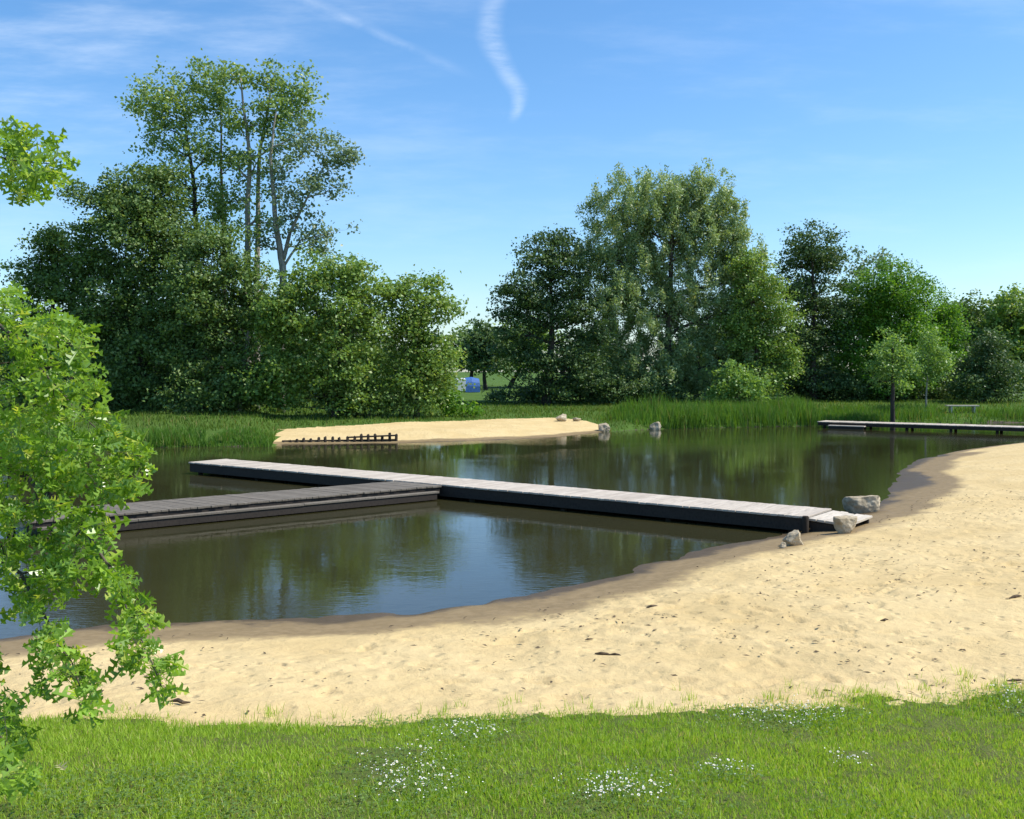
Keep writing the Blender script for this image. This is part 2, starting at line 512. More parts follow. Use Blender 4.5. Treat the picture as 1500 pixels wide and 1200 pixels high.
def height(P, detail=True):
    P = np.atleast_2d(np.asarray(P, float))
    d, idx = seg_dist(P, POND)
    ins = inside(P, POND)
    y = P[:, 1]
    hout = 0.75 * (1 - np.exp(-d / 6.0)) + 0.10 * np.clip(7.2 - y, 0, 8) + 0.016 * np.clip(y - 66, 0, 130)
    pxx = P[:, 0] / np.maximum(y, 1) * 1458 + 750
    bank = np.where((y > 36) & (idx >= NN - 2), np.clip((np.abs(pxx - 645) - 245) / 25, 0, 1), 0)
    hout = hout + 0.16 * bank * np.clip(d / 0.4, 0, 1)
    if detail:
        amp = np.clip(d / 2.0, 0, 1)
        hout = hout + amp * ((vnoise(P[:, 0] * .35, y * .35) - .5) * .10 + (vnoise(P[:, 0] * 1.6 + 40, y * 1.6) - .5) * .035)
    return np.where(ins, -np.minimum(0.16 * d, 1.4) - 0.004, hout)


def h1(x, y):
    return float(height([[x, y]])[0])


def hit(px, py):                               # where a photo pixel meets the terrain
    d = ray(px, py)
    ts = np.concatenate([np.arange(2.5, 30, .04), np.arange(30, 140, .15)])
    P = np.array([[d.x * t, d.y * t] for t in ts])
    z = 3 + d.z * ts
    k = np.argmax(np.maximum(height(P, False), 0) >= z)
    return Vector((P[k, 0], P[k, 1], float(height(P[k:k + 1])[0])))


EDGE = np.array([hit(px, py)[:2] for px, py in
                 [(-500, 1066), (-150, 1062), (60, 1062), (250, 1062), (420, 1058), (600, 1053), (780, 1048), (950, 1040), (1100, 1033), (1250, 1028),
                  (1400, 1018), (1500, 1010), (1800, 990)]])


def edge_y(x):
    return np.interp(x, EDGE[:, 0], EDGE[:, 1])


FARBEACH = np.array([hit(*p)[:2] for p in [(398, 654), (405, 640), (412, 628), (480, 624), (560, 621), (700, 615), (820, 612), (860, 617), (876, 623), (884, 632)]]
                    + [at(*p)[:2] for p in [(884, 640), (820, 652), (600, 662), (415, 664)]])


def axis(parts):
    out = [np.arange(a, b, s) for a, b, s in parts]
    return np.concatenate(out)


ys = axis([(-30, 2, 2.0), (2, 5, .2), (5, 6.5, .06), (6.5, 14, .036), (14, 22, .07), (22, 40, .3), (40, 64, .18), (64, 100, 1.0), (100, 300, 8), (300, 1500, 60)])
xs = axis([(-900, -100, 50), (-100, -30, 4), (-30, -8, .4), (-8, -4, .08), (-4, 8, .042), (8, 12, .08), (12, 28, .25), (28, 100, 3), (100, 901, 50)])
GX, GY = np.meshgrid(xs, ys)
P = np.stack([GX.ravel(), GY.ravel()], 1)
# organic jitter of the grid so that borders do not run in steps
Z = height(P)
D, IDX = seg_dist(P, POND)
INS = inside(P, POND)
# small dents and trodden lumps in the dry sand
dn = np.clip(D / 1.5 - .5, 0, 1) * ((P[:, 1] < 26) & ~INS)
Z += dn * ((vnoise(P[:, 0] * 5, P[:, 1] * 5) - .5) * .028 + (vnoise(P[:, 0] * 2.3 + 9, P[:, 1] * 2.3) - .5) * .03)
# footprints: pressed ovals with a soft rim, in wandering tracks
fr = np.random.default_rng(23)
for tr in range(34):
    p = np.array([fr.uniform(-3, 10), fr.uniform(7, 17)])
    a = fr.uniform(0, 6.28)
    for st in range(int(fr.integers(6, 16))):
        a += fr.normal() * .15
        f = np.array([math.cos(a), math.sin(a)])
        p = p + f * .62
        c_ = p + np.array([-f[1], f[0]]) * .1 * (1 if st % 2 else -1)
        k = np.nonzero((np.abs(P[:, 0] - c_[0]) < .3) & (np.abs(P[:, 1] - c_[1]) < .3))[0]
        if not len(k): continue
        rel = P[k] - c_
        uu, vv = rel @ f / .15, rel @ np.array([-f[1], f[0]]) / .065
        q_ = np.hypot(uu, vv)
        Z[k] += dn[k] * (-.026 * np.clip(1.25 - q_, 0, 1) ** .6 * (q_ < 1.25) + .013 * np.exp(-((q_ - 1.5) / .3) ** 2)) * fr.uniform(.6, 1.2)
# ragged water line
Z += (vnoise(P[:, 0] * 1.7 + 5, P[:, 1] * 1.7) - .5) * .05 * np.exp(-D / .5) * (P[:, 1] < 36) + (vnoise(P[:, 0] * 5 + 8, P[:, 1] * 5) - .5) * .022 * np.exp(-D / .3) * (P[:, 1] < 36)
# wetness along the near shoreline, wider in the little bay behind the pier
bay = np.hypot(P[:, 0] - at(1322, 705)[0], (P[:, 1] - at(1322, 705)[1]) * .45)
wet = np.clip(1.25 - D / 1.75, 0, 1.3) + np.clip(1.0 - bay / 1.7, 0, 1) * 0.6
wet = np.where(P[:, 1] > 36, np.clip(1.1 - D / .9, 0, 1.2), wet)
wet[INS] = 1.3
ny, nx = GX.shape
ii, jj = np.meshgrid(np.arange(ny - 1), np.arange(nx - 1), indexing='ij')
q = np.stack([ii * nx + jj, ii * nx + jj + 1, (ii + 1) * nx + jj + 1, (ii + 1) * nx + jj], -1).reshape(-1, 4)
C = P[q].mean(1)
cd, ci = seg_dist(C, POND)
cin = inside(C, POND)
lawn = (C[:, 1] < edge_y(C[:, 0]) + (vnoise(C[:, 0] * 2.2, C[:, 1] * 2.2) - .5) * .35 + (vnoise(C[:, 0] * 9, C[:, 1] * 9) - .5) * .12 - .05) & ~cin
fb = inside(C, FARBEACH)
nearside = (ci < NN - 1) & (C[:, 1] < 80)
cls = np.where(lawn, 0, np.where(cin & (cd > .5), 2, np.where(fb, 1, np.where(cin & (ci < NN - 1), 1, np.where(nearside, 1, 3)))))
cls = np.where(cin & (cls == 3), 2, cls)
V = np.column_stack([P, Z])
for k, (nm, mat) in enumerate([('lawn', 'lawn'), ('sand_beach', 'sand'), ('pond_bed', 'bed'), ('meadow', 'meadow')]):
    fq = q[cls == k]
    used, inv = np.unique(fq, return_inverse=True)
    me = np_mesh(nm, V[used], inv.reshape(-1), np.full(len(fq), 4), smooth=True)
    if k == 1:
        at_ = me.attributes.new('wet', 'FLOAT', 'POINT')
        at_.data.foreach_set('value', wet[used].astype(np.float32))
    tag(link(nm, me, M[mat]), kind='structure')

# water sheet, a little larger than the pond so that it meets the bank under the ground
me = bpy.data.meshes.new('pond_water')
cx, cy = POND.mean(0)
ring = [(x + (x - cx) * .02, y + (y - cy) * .02, 0.0) for x, y in POND]
me.from_pydata(ring, [], [tuple(range(len(ring)))])
me.update()
tag(link('water', me, M['water']), kind='structure')


# ------------------------------------------------------------------ leaf and blade clouds
def diamonds(c, long_axis, normal, L, W):
    """leaf quads: centre c, unit axes, sizes -> verts, n"""
    side = np.cross(normal, long_axis)
    side /= np.linalg.norm(side, axis=1)[:, None] + 1e-9
    a = long_axis * L[:, None] * .5
    b = side * W[:, None] * .5
    fold = normal * (W[:, None] * .18)
    v = np.stack([c - a, c + b - a * .15 + fold, c + a, c - b - a * .15 + fold], 1).reshape(-1, 3)
    return v


def unit(a):
    return a / (np.linalg.norm(a, axis=1)[:, None] + 1e-9)


def crown(name, lobes, mat, parent, leaf=(.20, .11), cr=.75, dens=3.0, nleaf=36, droop=0.0, flat=.65, seed=0, shell=.42):
    """leaf clumps in the volume of each lobe; returns clump centres"""
    r = np.random.default_rng(seed + 7)
    allv, cents = [], []
    for (c, rad, dm) in lobes:
        c, rad = np.array(c), np.array(rad)
        n = max(4, int(dens * dm * (rad[0] * rad[2] * math.pi) / (cr * cr * 3.0)))
        d = unit(r.normal(size=(n, 3)))
        lump = 1 + .22 * np.sin(d[:, 0] * 5.1 + seed) * np.sin(d[:, 2] * 4.3 + seed * 2.1) + .08 * np.clip(r.normal(size=n), -2, 1.2)
        pos = c + d * rad * (r.random(n) ** shell * lump)[:, None]
        cents.append(pos)
        sz = cr * r.uniform(.55, 1.25, n)
        m = np.maximum((nleaf * (sz / cr) ** 1.6 * r.uniform(.6, 1.3, n)).astype(int), 5)
        rep = np.repeat(np.arange(n), m)
        N = len(rep)
        o = r.normal(size=(N, 3)) * .5
        o *= np.array([1, 1, flat])
        ctr = pos[rep] + o * sz[rep][:, None]
        if droop:
            k = r.random(N)
            ctr[:, 2] -= droop * sz[rep] * (k * 2.6 - .6)
            ctr[:, :2] -= (o[:, :2] * sz[rep][:, None]) * (.55)
        ax = unit(r.normal(size=(N, 3)) * np.array([1, 1, .6]) + np.array([0, 0, -.35 - droop * 1.6]))
        out = unit(ctr - c)
        nr = unit(r.normal(size=(N, 3)) * .9 + out * .45 + np.array([0, 0, .55]))
        nr = unit(nr - ax * (nr * ax).sum(1)[:, None])
        s = r.uniform(.6, 1.35, N)
        allv.append(diamonds(ctr, ax, nr, leaf[0] * s, leaf[1] * s))
    v = np.concatenate(allv)
    n = len(v) // 4
    me = np_mesh(name, v, np.arange(n * 4), np.full(n, 4))
    link(name, me, mat, parent)
    return np.concatenate(cents), n


def wander(a, b, n, amp, r):
    a, b = Vector(a), Vector(b)
    L = (b - a).length
    out = []
    p1, p2 = r.uniform(0, 6, 3), r.uniform(0, 6, 3)
    for i in range(n + 1):
        t = i / n
        k = math.sin(t * math.pi) * amp * L
        o = Vector([math.sin(p1[q] + t * 5) * .6 + math.sin(p2[q] + t * 11) * .3 for q in range(3)])
        out.append(a.lerp(b, t) + o * k)
    return out


N_LEAF = 0


def tree(name, label, cat, base_px, Y, lobes_px, mat, bark='bark', group=None, r0=.22, trunks=None, twigs=.35, seed=1, sprout=None,
         depth=1.0, limb_r=.35, **kw):
    """lobes_px: (px, py, rx, ry[, density[, dY]]) photo outline at distance Y; built at its real size with depth like its width"""
    global N_LEAF
    r = np.random.default_rng(seed)
    b = atY(base_px, 600, Y)
    gz = h1(b.x, Y)
    root = empty(name, (b.x, Y, gz))
    tag(root, label, cat, group)
    O = Vector((b.x, Y, gz))
    s = Y / F
    lobes = []
    for l in lobes_px:
        px, py, rx, ry = l[:4]
        dm = l[4] if len(l) > 4 else 1.0
        dY = l[5] if len(l) > 5 else float(r.uniform(-.35, .35)) * rx * s
        c = atY(px, py, Y + dY) - O
        lobes.append((c, (rx * s, rx * s * depth * r.uniform(.8, 1.05), ry * s), dm))
    cents, n = crown('crown', lobes, M[mat], root, seed=seed, **kw)
    N_LEAF += n
    mb = MB()
    top = max(lobes, key=lambda q: q[0].z)[0]
    stems = []
    if trunks:
        for tr in trunks:
            pl = [atY(px, py, Y) - O for px, py in tr['p']]
            if tr.get('ground', True):
                pl[0].z = -.3
            pts = []
            for i in range(len(pl) - 1):
                w_ = wander(pl[i], pl[i + 1], 5, .012, r)
                pts += w_[:-1]
            pts.append(pl[-1])
            for i, p in enumerate(pts):
                p.y += tr.get('dy', 0) * min(1, i / 6)
            rr = [tr['r'] * (1 - .85 * (i / (len(pts) - 1)) ** 1.1) for i in range(len(pts))]
            mb.tube(pts, rr, 7)
            stems += list(zip(pts, rr))
    else:
        pts = wander((0, 0, -.3), top * .97, 12, .02, r)
        rr = [r0 * (1.25 if i == 0 else 1 - .86 * (i / 12) ** .9) for i in range(13)]
        mb.tube(pts, rr, 8)
        stems = list(zip(pts, rr))
    limbs = list(stems)
    for (c, rad, dm) in lobes:
        # limb from a lower trunk point to the lobe, then a few forks inside it
        cand = [q for q in stems if q[0].z < c.z - .25 * (Vector((c.x, c.y, 0)) - Vector((q[0].x, q[0].y, 0))).length]
        st = min(cand or stems[:2], key=lambda q: (q[0] - c).length)
        L = wander(st[0], c, 6, .06, r)
        r1 = min(st[1] * .7, limb_r * r0)
        lr = [r1 * (1 - .7 * i / 6) for i in range(7)]
        mb.tube(L, lr, 6)
        limbs += list(zip(L, lr))
    LP = np.array([tuple(p) for p, _ in limbs])
    pick = r.permutation(len(cents))[:int(len(cents) * twigs)]
    for k in pick[:260]:
        c = cents[k]
        d = np.linalg.norm(LP - c, axis=1) + np.maximum(0, LP[:, 2] - c[2]) * 1.5
        j = int(np.argmin(d))
        T = wander(LP[j], c, 4, .07, r)
        r1 = min(limbs[j][1] * .6, .055)
        mb.tube(T, [r1, r1 * .8, r1 * .6, r1 * .45, r1 * .25], 4, cap=False)
    mb.build('trunk', M[bark], root, smooth=True)
    return root


FARG = 'trees along the far bank'
# ---- the tall airy poplars on the left
TK = dict(leaf=(.19, .145), cr=.66, dens=6.0, nleaf=60, flat=.7)
tree('poplar_tree', 'tall poplar with airy crown and double dark stem, leftmost of the three tallest trees', 'tree', 300, 58,
     [(240, 135, 46, 36, .8), (295, 118, 40, 28, .75), (205, 150, 24, 20, .8), (270, 185, 55, 40, .7), (235, 215, 34, 20, .8), (305, 225, 42, 40, .65), (255, 262, 48, 28, .7), (300, 290, 48, 34, .7), (322, 150, 22, 40, .7), (325, 330, 40, 30, .6), (225, 180, 22, 18, .6)],
     'poplar', 'dark_bark', FARG, r0=.26, trunks=[dict(p=[(300, 610), (290, 420), (285, 280), (268, 150)], r=.26), dict(p=[(318, 610), (322, 430), (318, 280), (315, 130)], r=.20, dy=1.0)], twigs=.7, seed=3, **TK)
tree('poplar_tree', 'tallest poplar with straight pale twin trunks above the dark thicket', 'tree', 366, 57,
     [(385, 115, 40, 26, .8), (428, 128, 34, 30, .8), (340, 108, 26, 20, .7), (402, 168, 48, 36, .7), (448, 158, 22, 22, .8), (365, 178, 36, 36, .65), (375, 238, 40, 34, .45), (412, 218, 34, 32, .5), (350, 290, 34, 34, .4), (385, 310, 34, 36, .4), (340, 235, 28, 30, .5)],
     'poplar', 'pale_bark', FARG, r0=.27, trunks=[dict(p=[(362, 610), (362, 400), (366, 230), (352, 110)], r=.25), dict(p=[(376, 610), (371, 400), (375, 220), (395, 110)], r=.22, dy=.8)], twigs=.7, seed=4, **TK)
tree('poplar_tree', 'forked poplar with spreading silvery right limb, rightmost of the three tallest trees', 'tree', 412, 56,
     [(470, 215, 34, 34, .62), (500, 240, 24, 26, .7), (455, 265, 40, 32, .5), (490, 275, 22, 18, .5), (430, 300, 28, 25, .85), (440, 195, 30, 28, .55), (485, 345, 38, 18, .55), (455, 360, 38, 18, .55), (410, 250, 24, 30, .4), (400, 345, 36, 24, .5), (440, 330, 26, 20, .4), (515, 235, 12, 14, .6)],
     'silver', 'pale_bark', FARG, r0=.26, trunks=[dict(p=[(412, 610), (414, 390), (404, 330), (396, 230), (405, 160)], r=.24), dict(p=[(415, 380), (425, 340), (450, 290), (480, 235)], r=.13, ground=False), dict(p=[(416, 390), (440, 352), (490, 340)], r=.08, ground=False)], twigs=.9, seed=5, **TK)
# ---- dark thicket under and beside them
DK = dict(leaf=(.18, .125), cr=.75, dens=8.5, nleaf=105, flat=.55)
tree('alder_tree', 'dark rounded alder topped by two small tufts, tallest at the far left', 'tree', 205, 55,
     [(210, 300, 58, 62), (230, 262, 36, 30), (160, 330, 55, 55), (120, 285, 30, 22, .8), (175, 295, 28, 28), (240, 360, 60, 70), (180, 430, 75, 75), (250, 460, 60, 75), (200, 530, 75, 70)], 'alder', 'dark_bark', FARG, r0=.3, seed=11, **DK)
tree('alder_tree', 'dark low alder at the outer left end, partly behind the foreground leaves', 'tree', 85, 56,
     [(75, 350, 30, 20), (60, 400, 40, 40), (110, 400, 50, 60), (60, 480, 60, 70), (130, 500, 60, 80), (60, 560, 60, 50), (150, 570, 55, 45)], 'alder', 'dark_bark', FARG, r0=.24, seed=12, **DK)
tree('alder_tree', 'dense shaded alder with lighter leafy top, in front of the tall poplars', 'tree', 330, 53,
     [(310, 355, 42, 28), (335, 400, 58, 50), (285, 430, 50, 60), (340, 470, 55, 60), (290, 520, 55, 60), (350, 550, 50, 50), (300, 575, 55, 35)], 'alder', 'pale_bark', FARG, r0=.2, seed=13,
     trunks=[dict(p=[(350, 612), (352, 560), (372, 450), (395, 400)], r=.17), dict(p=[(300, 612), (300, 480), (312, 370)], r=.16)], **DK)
tree('ash_tree', 'round lighter green tree just right of the tall poplars', 'tree', 490, 52,
     [(505, 400, 42, 34), (460, 420, 45, 45), (530, 430, 35, 40), (440, 470, 55, 55), (510, 490, 60, 60), (440, 540, 60, 55), (510, 560, 60, 48), (400, 450, 40, 50), (400, 560, 45, 50)], 'ash', 'bark', FARG, r0=.24, seed=14, **DK)
tree('ash_tree', 'smaller greyish green tree at the right end of the left thicket', 'tree', 610, 53,
     [(610, 425, 36, 24), (585, 460, 38, 45), (630, 465, 32, 42), (600, 520, 45, 50), (640, 530, 32, 50), (610, 570, 52, 42), (652, 455, 14, 25, .5)], 'ash', 'bark', FARG, r0=.18, seed=15, **DK)
tree('hazel_bush', 'low dark leafy bush at the foot of the light green tree, by the far sand', 'bush', 540, 52.5,
     [(545, 578, 40, 24), (500, 583, 40, 22), (580, 590, 28, 18)], 'alder', 'bark', 'bushes along the far bank', r0=.06, seed=16, **DK)
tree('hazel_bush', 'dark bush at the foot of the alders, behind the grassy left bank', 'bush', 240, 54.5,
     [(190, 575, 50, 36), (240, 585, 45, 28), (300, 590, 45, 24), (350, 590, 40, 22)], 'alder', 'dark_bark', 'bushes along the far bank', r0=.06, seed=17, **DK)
tree('elder_bush', 'yellow-green shrub at the corner beside the blue tent', 'bush', 668, 54,
     [(656, 594, 20, 17), (688, 602, 14, 9), (642, 580, 12, 12)], 'maple', 'bark', 'bushes along the far bank', r0=.04, seed=18, leaf=(.2, .13), cr=.5, dens=7, nleaf=48)
# ---- gap between the two woods: far trees beyond the meadow
FT = dict(leaf=(.42, .28), cr=1.2, dens=8, nleaf=60)
tree('distant_tree', 'far dark tree beyond the meadow, directly behind the blue tent', 'tree', 690, 112,
     [(690, 500, 34, 26), (670, 520, 28, 20), (715, 515, 26, 24), (690, 530, 40, 14)], 'alder', 'dark_bark', 'trees beyond the meadow', r0=.3, seed=21, **FT)
tree('distant_tree', 'far green tree beyond the meadow, showing left of the dark oak', 'tree', 745, 105,
     [(745, 505, 38, 36), (780, 500, 40, 40), (760, 530, 60, 16)], 'ash', 'dark_bark', 'trees beyond the meadow', r0=.3, seed=22, **FT)
# ---- right group
OK_ = dict(leaf=(.19, .135), cr=.85, dens=6.5, nleaf=115, flat=.42)
tree('oak_tree', 'dark broad oak with layered crown, left of the large willow', 'tree', 800, 69,
     [(810, 355, 38, 26), (790, 385, 45, 28), (830, 400, 50, 45), (760, 430, 40, 30), (800, 450, 60, 42), (755, 480, 40, 30), (850, 470, 50, 55), (770, 525, 50, 38), (830, 540, 60, 40), (745, 450, 24, 20)], 'darkoak', 'dark_bark', FARG, r0=.36, seed=31, **OK_)
WL = dict(leaf=(.24, .085), cr=.80, dens=8.0, nleaf=120, droop=.22)
tree('willow_tree', 'huge grey-green willow with twin domed top, largest tree right of the gap', 'tree', 980, 71,
     [(940, 285, 58, 45, 1.0), (1035, 285, 42, 45, 1.0), (985, 305, 55, 45), (900, 320, 45, 40, .8), (1068, 330, 32, 50), (985, 268, 30, 24, .6), (865, 370, 30, 40, .8), (1100, 400, 30, 60, .8), (1000, 350, 75, 60), (920, 370, 70, 60), (1060, 360, 42, 62), (890, 440, 55, 65), (960, 440, 75, 70), (1040, 440, 65, 75), (1085, 440, 35, 70), (900, 520, 50, 60), (970, 530, 70, 60), (1050, 530, 65, 60), (875, 300, 20, 30, .45)], 'willow', 'bark', FARG, r0=.36, seed=132, **WL)
tree('lime_tree', 'bright leafy tree tucked against the right side of the willow', 'tree', 1115, 69,
     [(1110, 420, 36, 45), (1130, 470, 34, 42), (1090, 480, 36, 45), (1120, 530, 48, 45), (1150, 520, 22, 35), (1095, 385, 22, 25), (1105, 565, 45, 25)], 'ash', 'bark', FARG, r0=.22, seed=33, **DK)
tree('alder_tree', 'tall dark narrow-topped tree standing right of the willow', 'tree', 1190, 73,
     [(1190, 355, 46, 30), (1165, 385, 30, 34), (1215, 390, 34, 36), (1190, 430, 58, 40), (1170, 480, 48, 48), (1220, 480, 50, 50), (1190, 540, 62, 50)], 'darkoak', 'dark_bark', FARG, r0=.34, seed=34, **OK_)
tree('aspen_tree', 'thin silvery treetop poking out above the bright green maple', 'tree', 1275, 79,
     [(1280, 385, 34, 26, .6), (1250, 400, 20, 26, .5), (1300, 400, 22, 22, .55), (1275, 450, 40, 45), (1270, 520, 45, 50)], 'silver', 'bark', FARG, r0=.22, seed=35, twigs=.6, leaf=(.28, .17), cr=.7, dens=5, nleaf=44)
tree('maple_tree', 'bright fresh green maple right of the tall dark tree', 'tree', 1305, 73,
     [(1305, 425, 48, 36), (1340, 445, 32, 34), (1270, 450, 40, 42), (1310, 480, 60, 45), (1260, 510, 45, 48), (1340, 510, 50, 45), (1300, 555, 70, 32)], 'maple', 'bark', FARG, r0=.26, seed=36, **DK)
tree('maple_tree', 'slimmer bright maple at the right shoulder of the larger maple', 'tree', 1380, 76,
     [(1378, 465, 24, 36), (1395, 490, 20, 40), (1375, 520, 32, 40), (1385, 560, 34, 30)], 'maple', 'bark', FARG, r0=.16, seed=37, **DK)
tree('pine_tree', 'grey-green tree with spiky top in the far right row, next to the slim maple', 'tree', 1420, 88,
     [(1420, 450, 24, 22, .8), (1425, 490, 36, 36), (1415, 540, 40, 40), (1400, 455, 14, 20, .6)], 'alder', 'dark_bark', FARG, r0=.24, seed=38, leaf=(.34, .18), cr=.85, dens=7.5, nleaf=56)
tree('alder_tree', 'dark bushy tree with near black foot at the right edge, behind the bench', 'tree', 1440, 70,
     [(1440, 535, 42, 32), (1425, 560, 40, 28), (1470, 560, 38, 30), (1450, 500, 24, 20)], 'darkoak', 'dark_bark', FARG, r0=.2, seed=39, **DK)
tree('pine_tree', 'grey-green tree farthest right in the row, cut by the edge', 'tree', 1490, 86,
     [(1480, 450, 32, 24, .9), (1510, 470, 40, 36), (1475, 500, 36, 40), (1510, 540, 50, 40), (1545, 480, 40, 50)], 'ash', 'dark_bark', FARG, r0=.26, seed=40, leaf=(.34, .20), cr=.85, dens=7.5, nleaf=56)
tree('hazel_bush', 'pale leafy bush at the foot of the willow above the reeds', 'bush', 1085, 66,
     [(1075, 555, 30, 24), (1100, 570, 28, 20), (1060, 575, 20, 16)], 'young', 'bark', 'bushes along the far bank', r0=.05, seed=41, leaf=(.20, .14), cr=.55, dens=7, nleaf=48)
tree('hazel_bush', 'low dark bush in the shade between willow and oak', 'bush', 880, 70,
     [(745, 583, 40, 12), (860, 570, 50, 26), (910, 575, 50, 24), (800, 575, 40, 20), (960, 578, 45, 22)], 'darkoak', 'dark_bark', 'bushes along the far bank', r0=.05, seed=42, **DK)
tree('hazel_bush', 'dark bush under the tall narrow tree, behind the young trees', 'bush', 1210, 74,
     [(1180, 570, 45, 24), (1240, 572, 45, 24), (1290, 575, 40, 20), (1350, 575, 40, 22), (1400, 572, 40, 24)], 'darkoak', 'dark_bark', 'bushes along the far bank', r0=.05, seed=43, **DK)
YG = dict(leaf=(.15, .10), cr=.5, dens=5.5, nleaf=64)
tree('young_tree', 'young yellow-green tree with dark stem by the far walkway', 'tree', 1308, 56,
     [(1308, 505, 24, 26), (1292, 535, 24, 26), (1325, 530, 22, 28), (1305, 555, 34, 18)], 'young', 'dark_bark', 'young planted trees', r0=.13, seed=51, trunks=[dict(p=[(1308, 622), (1308, 560), (1308, 500)], r=.15)], **YG)
tree('young_tree', 'young pale green tree with thin pale stem, right of the dark-stemmed one', 'tree', 1362, 61,
     [(1362, 505, 22, 24, .8), (1350, 530, 22, 26, .85), (1378, 530, 20, 28, .85), (1364, 550, 30, 14)], 'young', 'pale_bark', 'young planted trees', r0=.07, seed=52, trunks=[dict(p=[(1356, 612), (1358, 560), (1362, 500)], r=.07)], **YG)

tree('distant_tree', 'dark tree in the gap between the two woods, above the blue tent', 'tree', 712, 98,
     [(705, 490, 22, 18), (722, 505, 26, 26), (690, 515, 24, 20), (715, 530, 34, 12)], 'darkoak', 'dark_bark', 'trees beyond the meadow', r0=.25, seed=23, **FT)
# wood behind everything so that no bare horizon shows between the trunks
for i, (px, Y, top, hw, mt) in enumerate([(-40, 75, 470, 70, 'alder'), (60, 78, 480, 70, 'alder'), (560, 82, 500, 60, 'alder'), (870, 90, 480, 60, 'darkoak'), (1050, 92, 470, 70, 'alder'),
                                          (1180, 95, 470, 60, 'darkoak'), (1330, 98, 470, 60, 'alder'), (1440, 104, 462, 50, 'alder'), (1530, 100, 455, 50, 'darkoak'),
                                          (180, 72, 440, 80, 'alder'), (300, 76, 440, 80, 'alder'), (410, 73, 445, 75, 'alder'), (500, 78, 455, 65, 'alder'), (1400, 94, 440, 55, 'ash'), (1462, 97, 436, 55, 'alder')]):
    lab = ['dark tree behind the leaves of the foreground oak, off past the left edge', 'dark tree behind the low alder of the left thicket', 'dark tree behind the round light green tree',
           'dark tree filling in behind oak and willow', 'dark tree standing behind the willow trunks', 'dark tree behind the tall narrow tree', 'dark tree behind the bright maples',
           'far dark tree whose top ends the row right of the maples', 'far dark tree behind the tree cut by the edge', 'dark tree deep in the left wood behind the tallest alder', 'dark tree deep in the left wood behind the double-stemmed poplar', 'dark tree deep in the left wood behind the twin-trunk and forked poplars', 'dark tree deep in the left wood behind the gap between the two green trees', 'mid green tree behind the slim maple, filling the row to its right', 'dark tree behind the bushy dark tree and the bench'][i]
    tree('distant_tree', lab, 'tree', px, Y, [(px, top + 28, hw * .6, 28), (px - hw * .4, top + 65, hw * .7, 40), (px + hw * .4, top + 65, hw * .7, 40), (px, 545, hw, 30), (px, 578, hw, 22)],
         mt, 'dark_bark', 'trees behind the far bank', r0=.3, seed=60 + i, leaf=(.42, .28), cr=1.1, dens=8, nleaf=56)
print('leaves', N_LEAF)


# ------------------------------------------------------------------ grass, reeds, flowers
def blades(name, xy, z, L, W, lean, mat, r, kind='stuff', label=None, cat=None):
    n = len(xy)
    az = r.uniform(0, 2 * math.pi, n)
    wd = np.stack([np.cos(az), np.sin(az), np.zeros(n)], 1) * W[:, None] * .5
    la = r.uniform(0, 2 * math.pi, n)
    ld = np.stack([np.cos(la), np.sin(la), np.zeros(n)], 1) * (L * lean)[:, None]
    b = np.column_stack([xy, z - .01])
    up = np.array([0, 0, 1.0])
    hgt = (L * np.sqrt(np.clip(1 - lean ** 2, .15, 1)))[:, None]
    mid = b + up * hgt * .55 + ld * .35
    tip = b + up * hgt + ld
    v = np.stack([b - wd, b + wd, mid + wd * .8, mid - wd * .8, tip], 1).reshape(-1, 3)
    k = np.arange(n)[:, None] * 5
    loops = np.concatenate([k + np.array([0, 1, 2, 3]), k + np.array([3, 2, 4])], 1).ravel()
    sizes = np.tile([4, 3], n)
    o = link(name, np_mesh(name, v, loops, sizes), mat)
    tag(o, label, cat, None, kind)
    return o


r = np.random.default_rng(77)
# near lawn
n = 440000
y = r.uniform(3.6, 8.9, n)
x = r.uniform(-1, 1, n) * (.58 * y + 2.0)
ey = edge_y(x)
edge_n = (vnoise(x * 2.2, y * 2.2) - .5) * .35 + r.normal(size=n) * .07
keep = (y < ey + edge_n)
clover = vnoise(x * .9 + 13, y * .9)
keep &= r.random(n) < .35 + .9 * vnoise(x * 3 + 5, y * 3 + 2)
x, y, clover = x[keep], y[keep], clover[keep]
xy = np.column_stack([x, y])
L = r.uniform(.025, .062, len(x)) * (.75 + .6 * clover)
tall = r.random(len(x)) < .010
L[tall] *= 1.9
blades('grass', xy, height(xy), L, r.uniform(.0035, .0075, len(x)), r.uniform(.1, .75, len(x)), M['blade'], r,
       label='short mown grass of the near lawn', cat='grass')
# clover and other flat weed leaves between the blades
n = 90000
y2 = r.uniform(3.6, 8.8, n)
x2 = r.uniform(-1, 1, n) * (.58 * y2 + 2.0)
pw = vnoise(x2 * 1.1 + 50, y2 * 1.1 + 9)
pw = np.clip((pw - .66) * 4, 0, .6)
for fc_, fr_ in (((600, 1150), (90, 45)), ((680, 1083), (70, 18)), ((910, 1170), (95, 28)), ((1140, 1054), (110, 18)), ((1482, 1034), (50, 25)), ((1062, 1140), (45, 12))):
    g = hit(*fc_)
    ex = fr_[0] * g.y / F
    ey_ = abs(hit(fc_[0], fc_[1] - fr_[1]).y - g.y) + .05
    pw = np.maximum(pw, .75 * np.exp(-((x2 - g.x) / ex) ** 2 - ((y2 - g.y) / ey_) ** 2))
k = (y2 < edge_y(x2) - .02) & (r.random(n) < pw)
xy = np.column_stack([x2[k], y2[k]])
c = np.column_stack([xy, height(xy) + r.uniform(.015, .055, len(xy))])
c = np.repeat(c, 3, 0)
a = np.repeat(r.uniform(0, 6.3, len(xy)), 3) + np.tile(np.arange(3) * 2.09, len(xy))
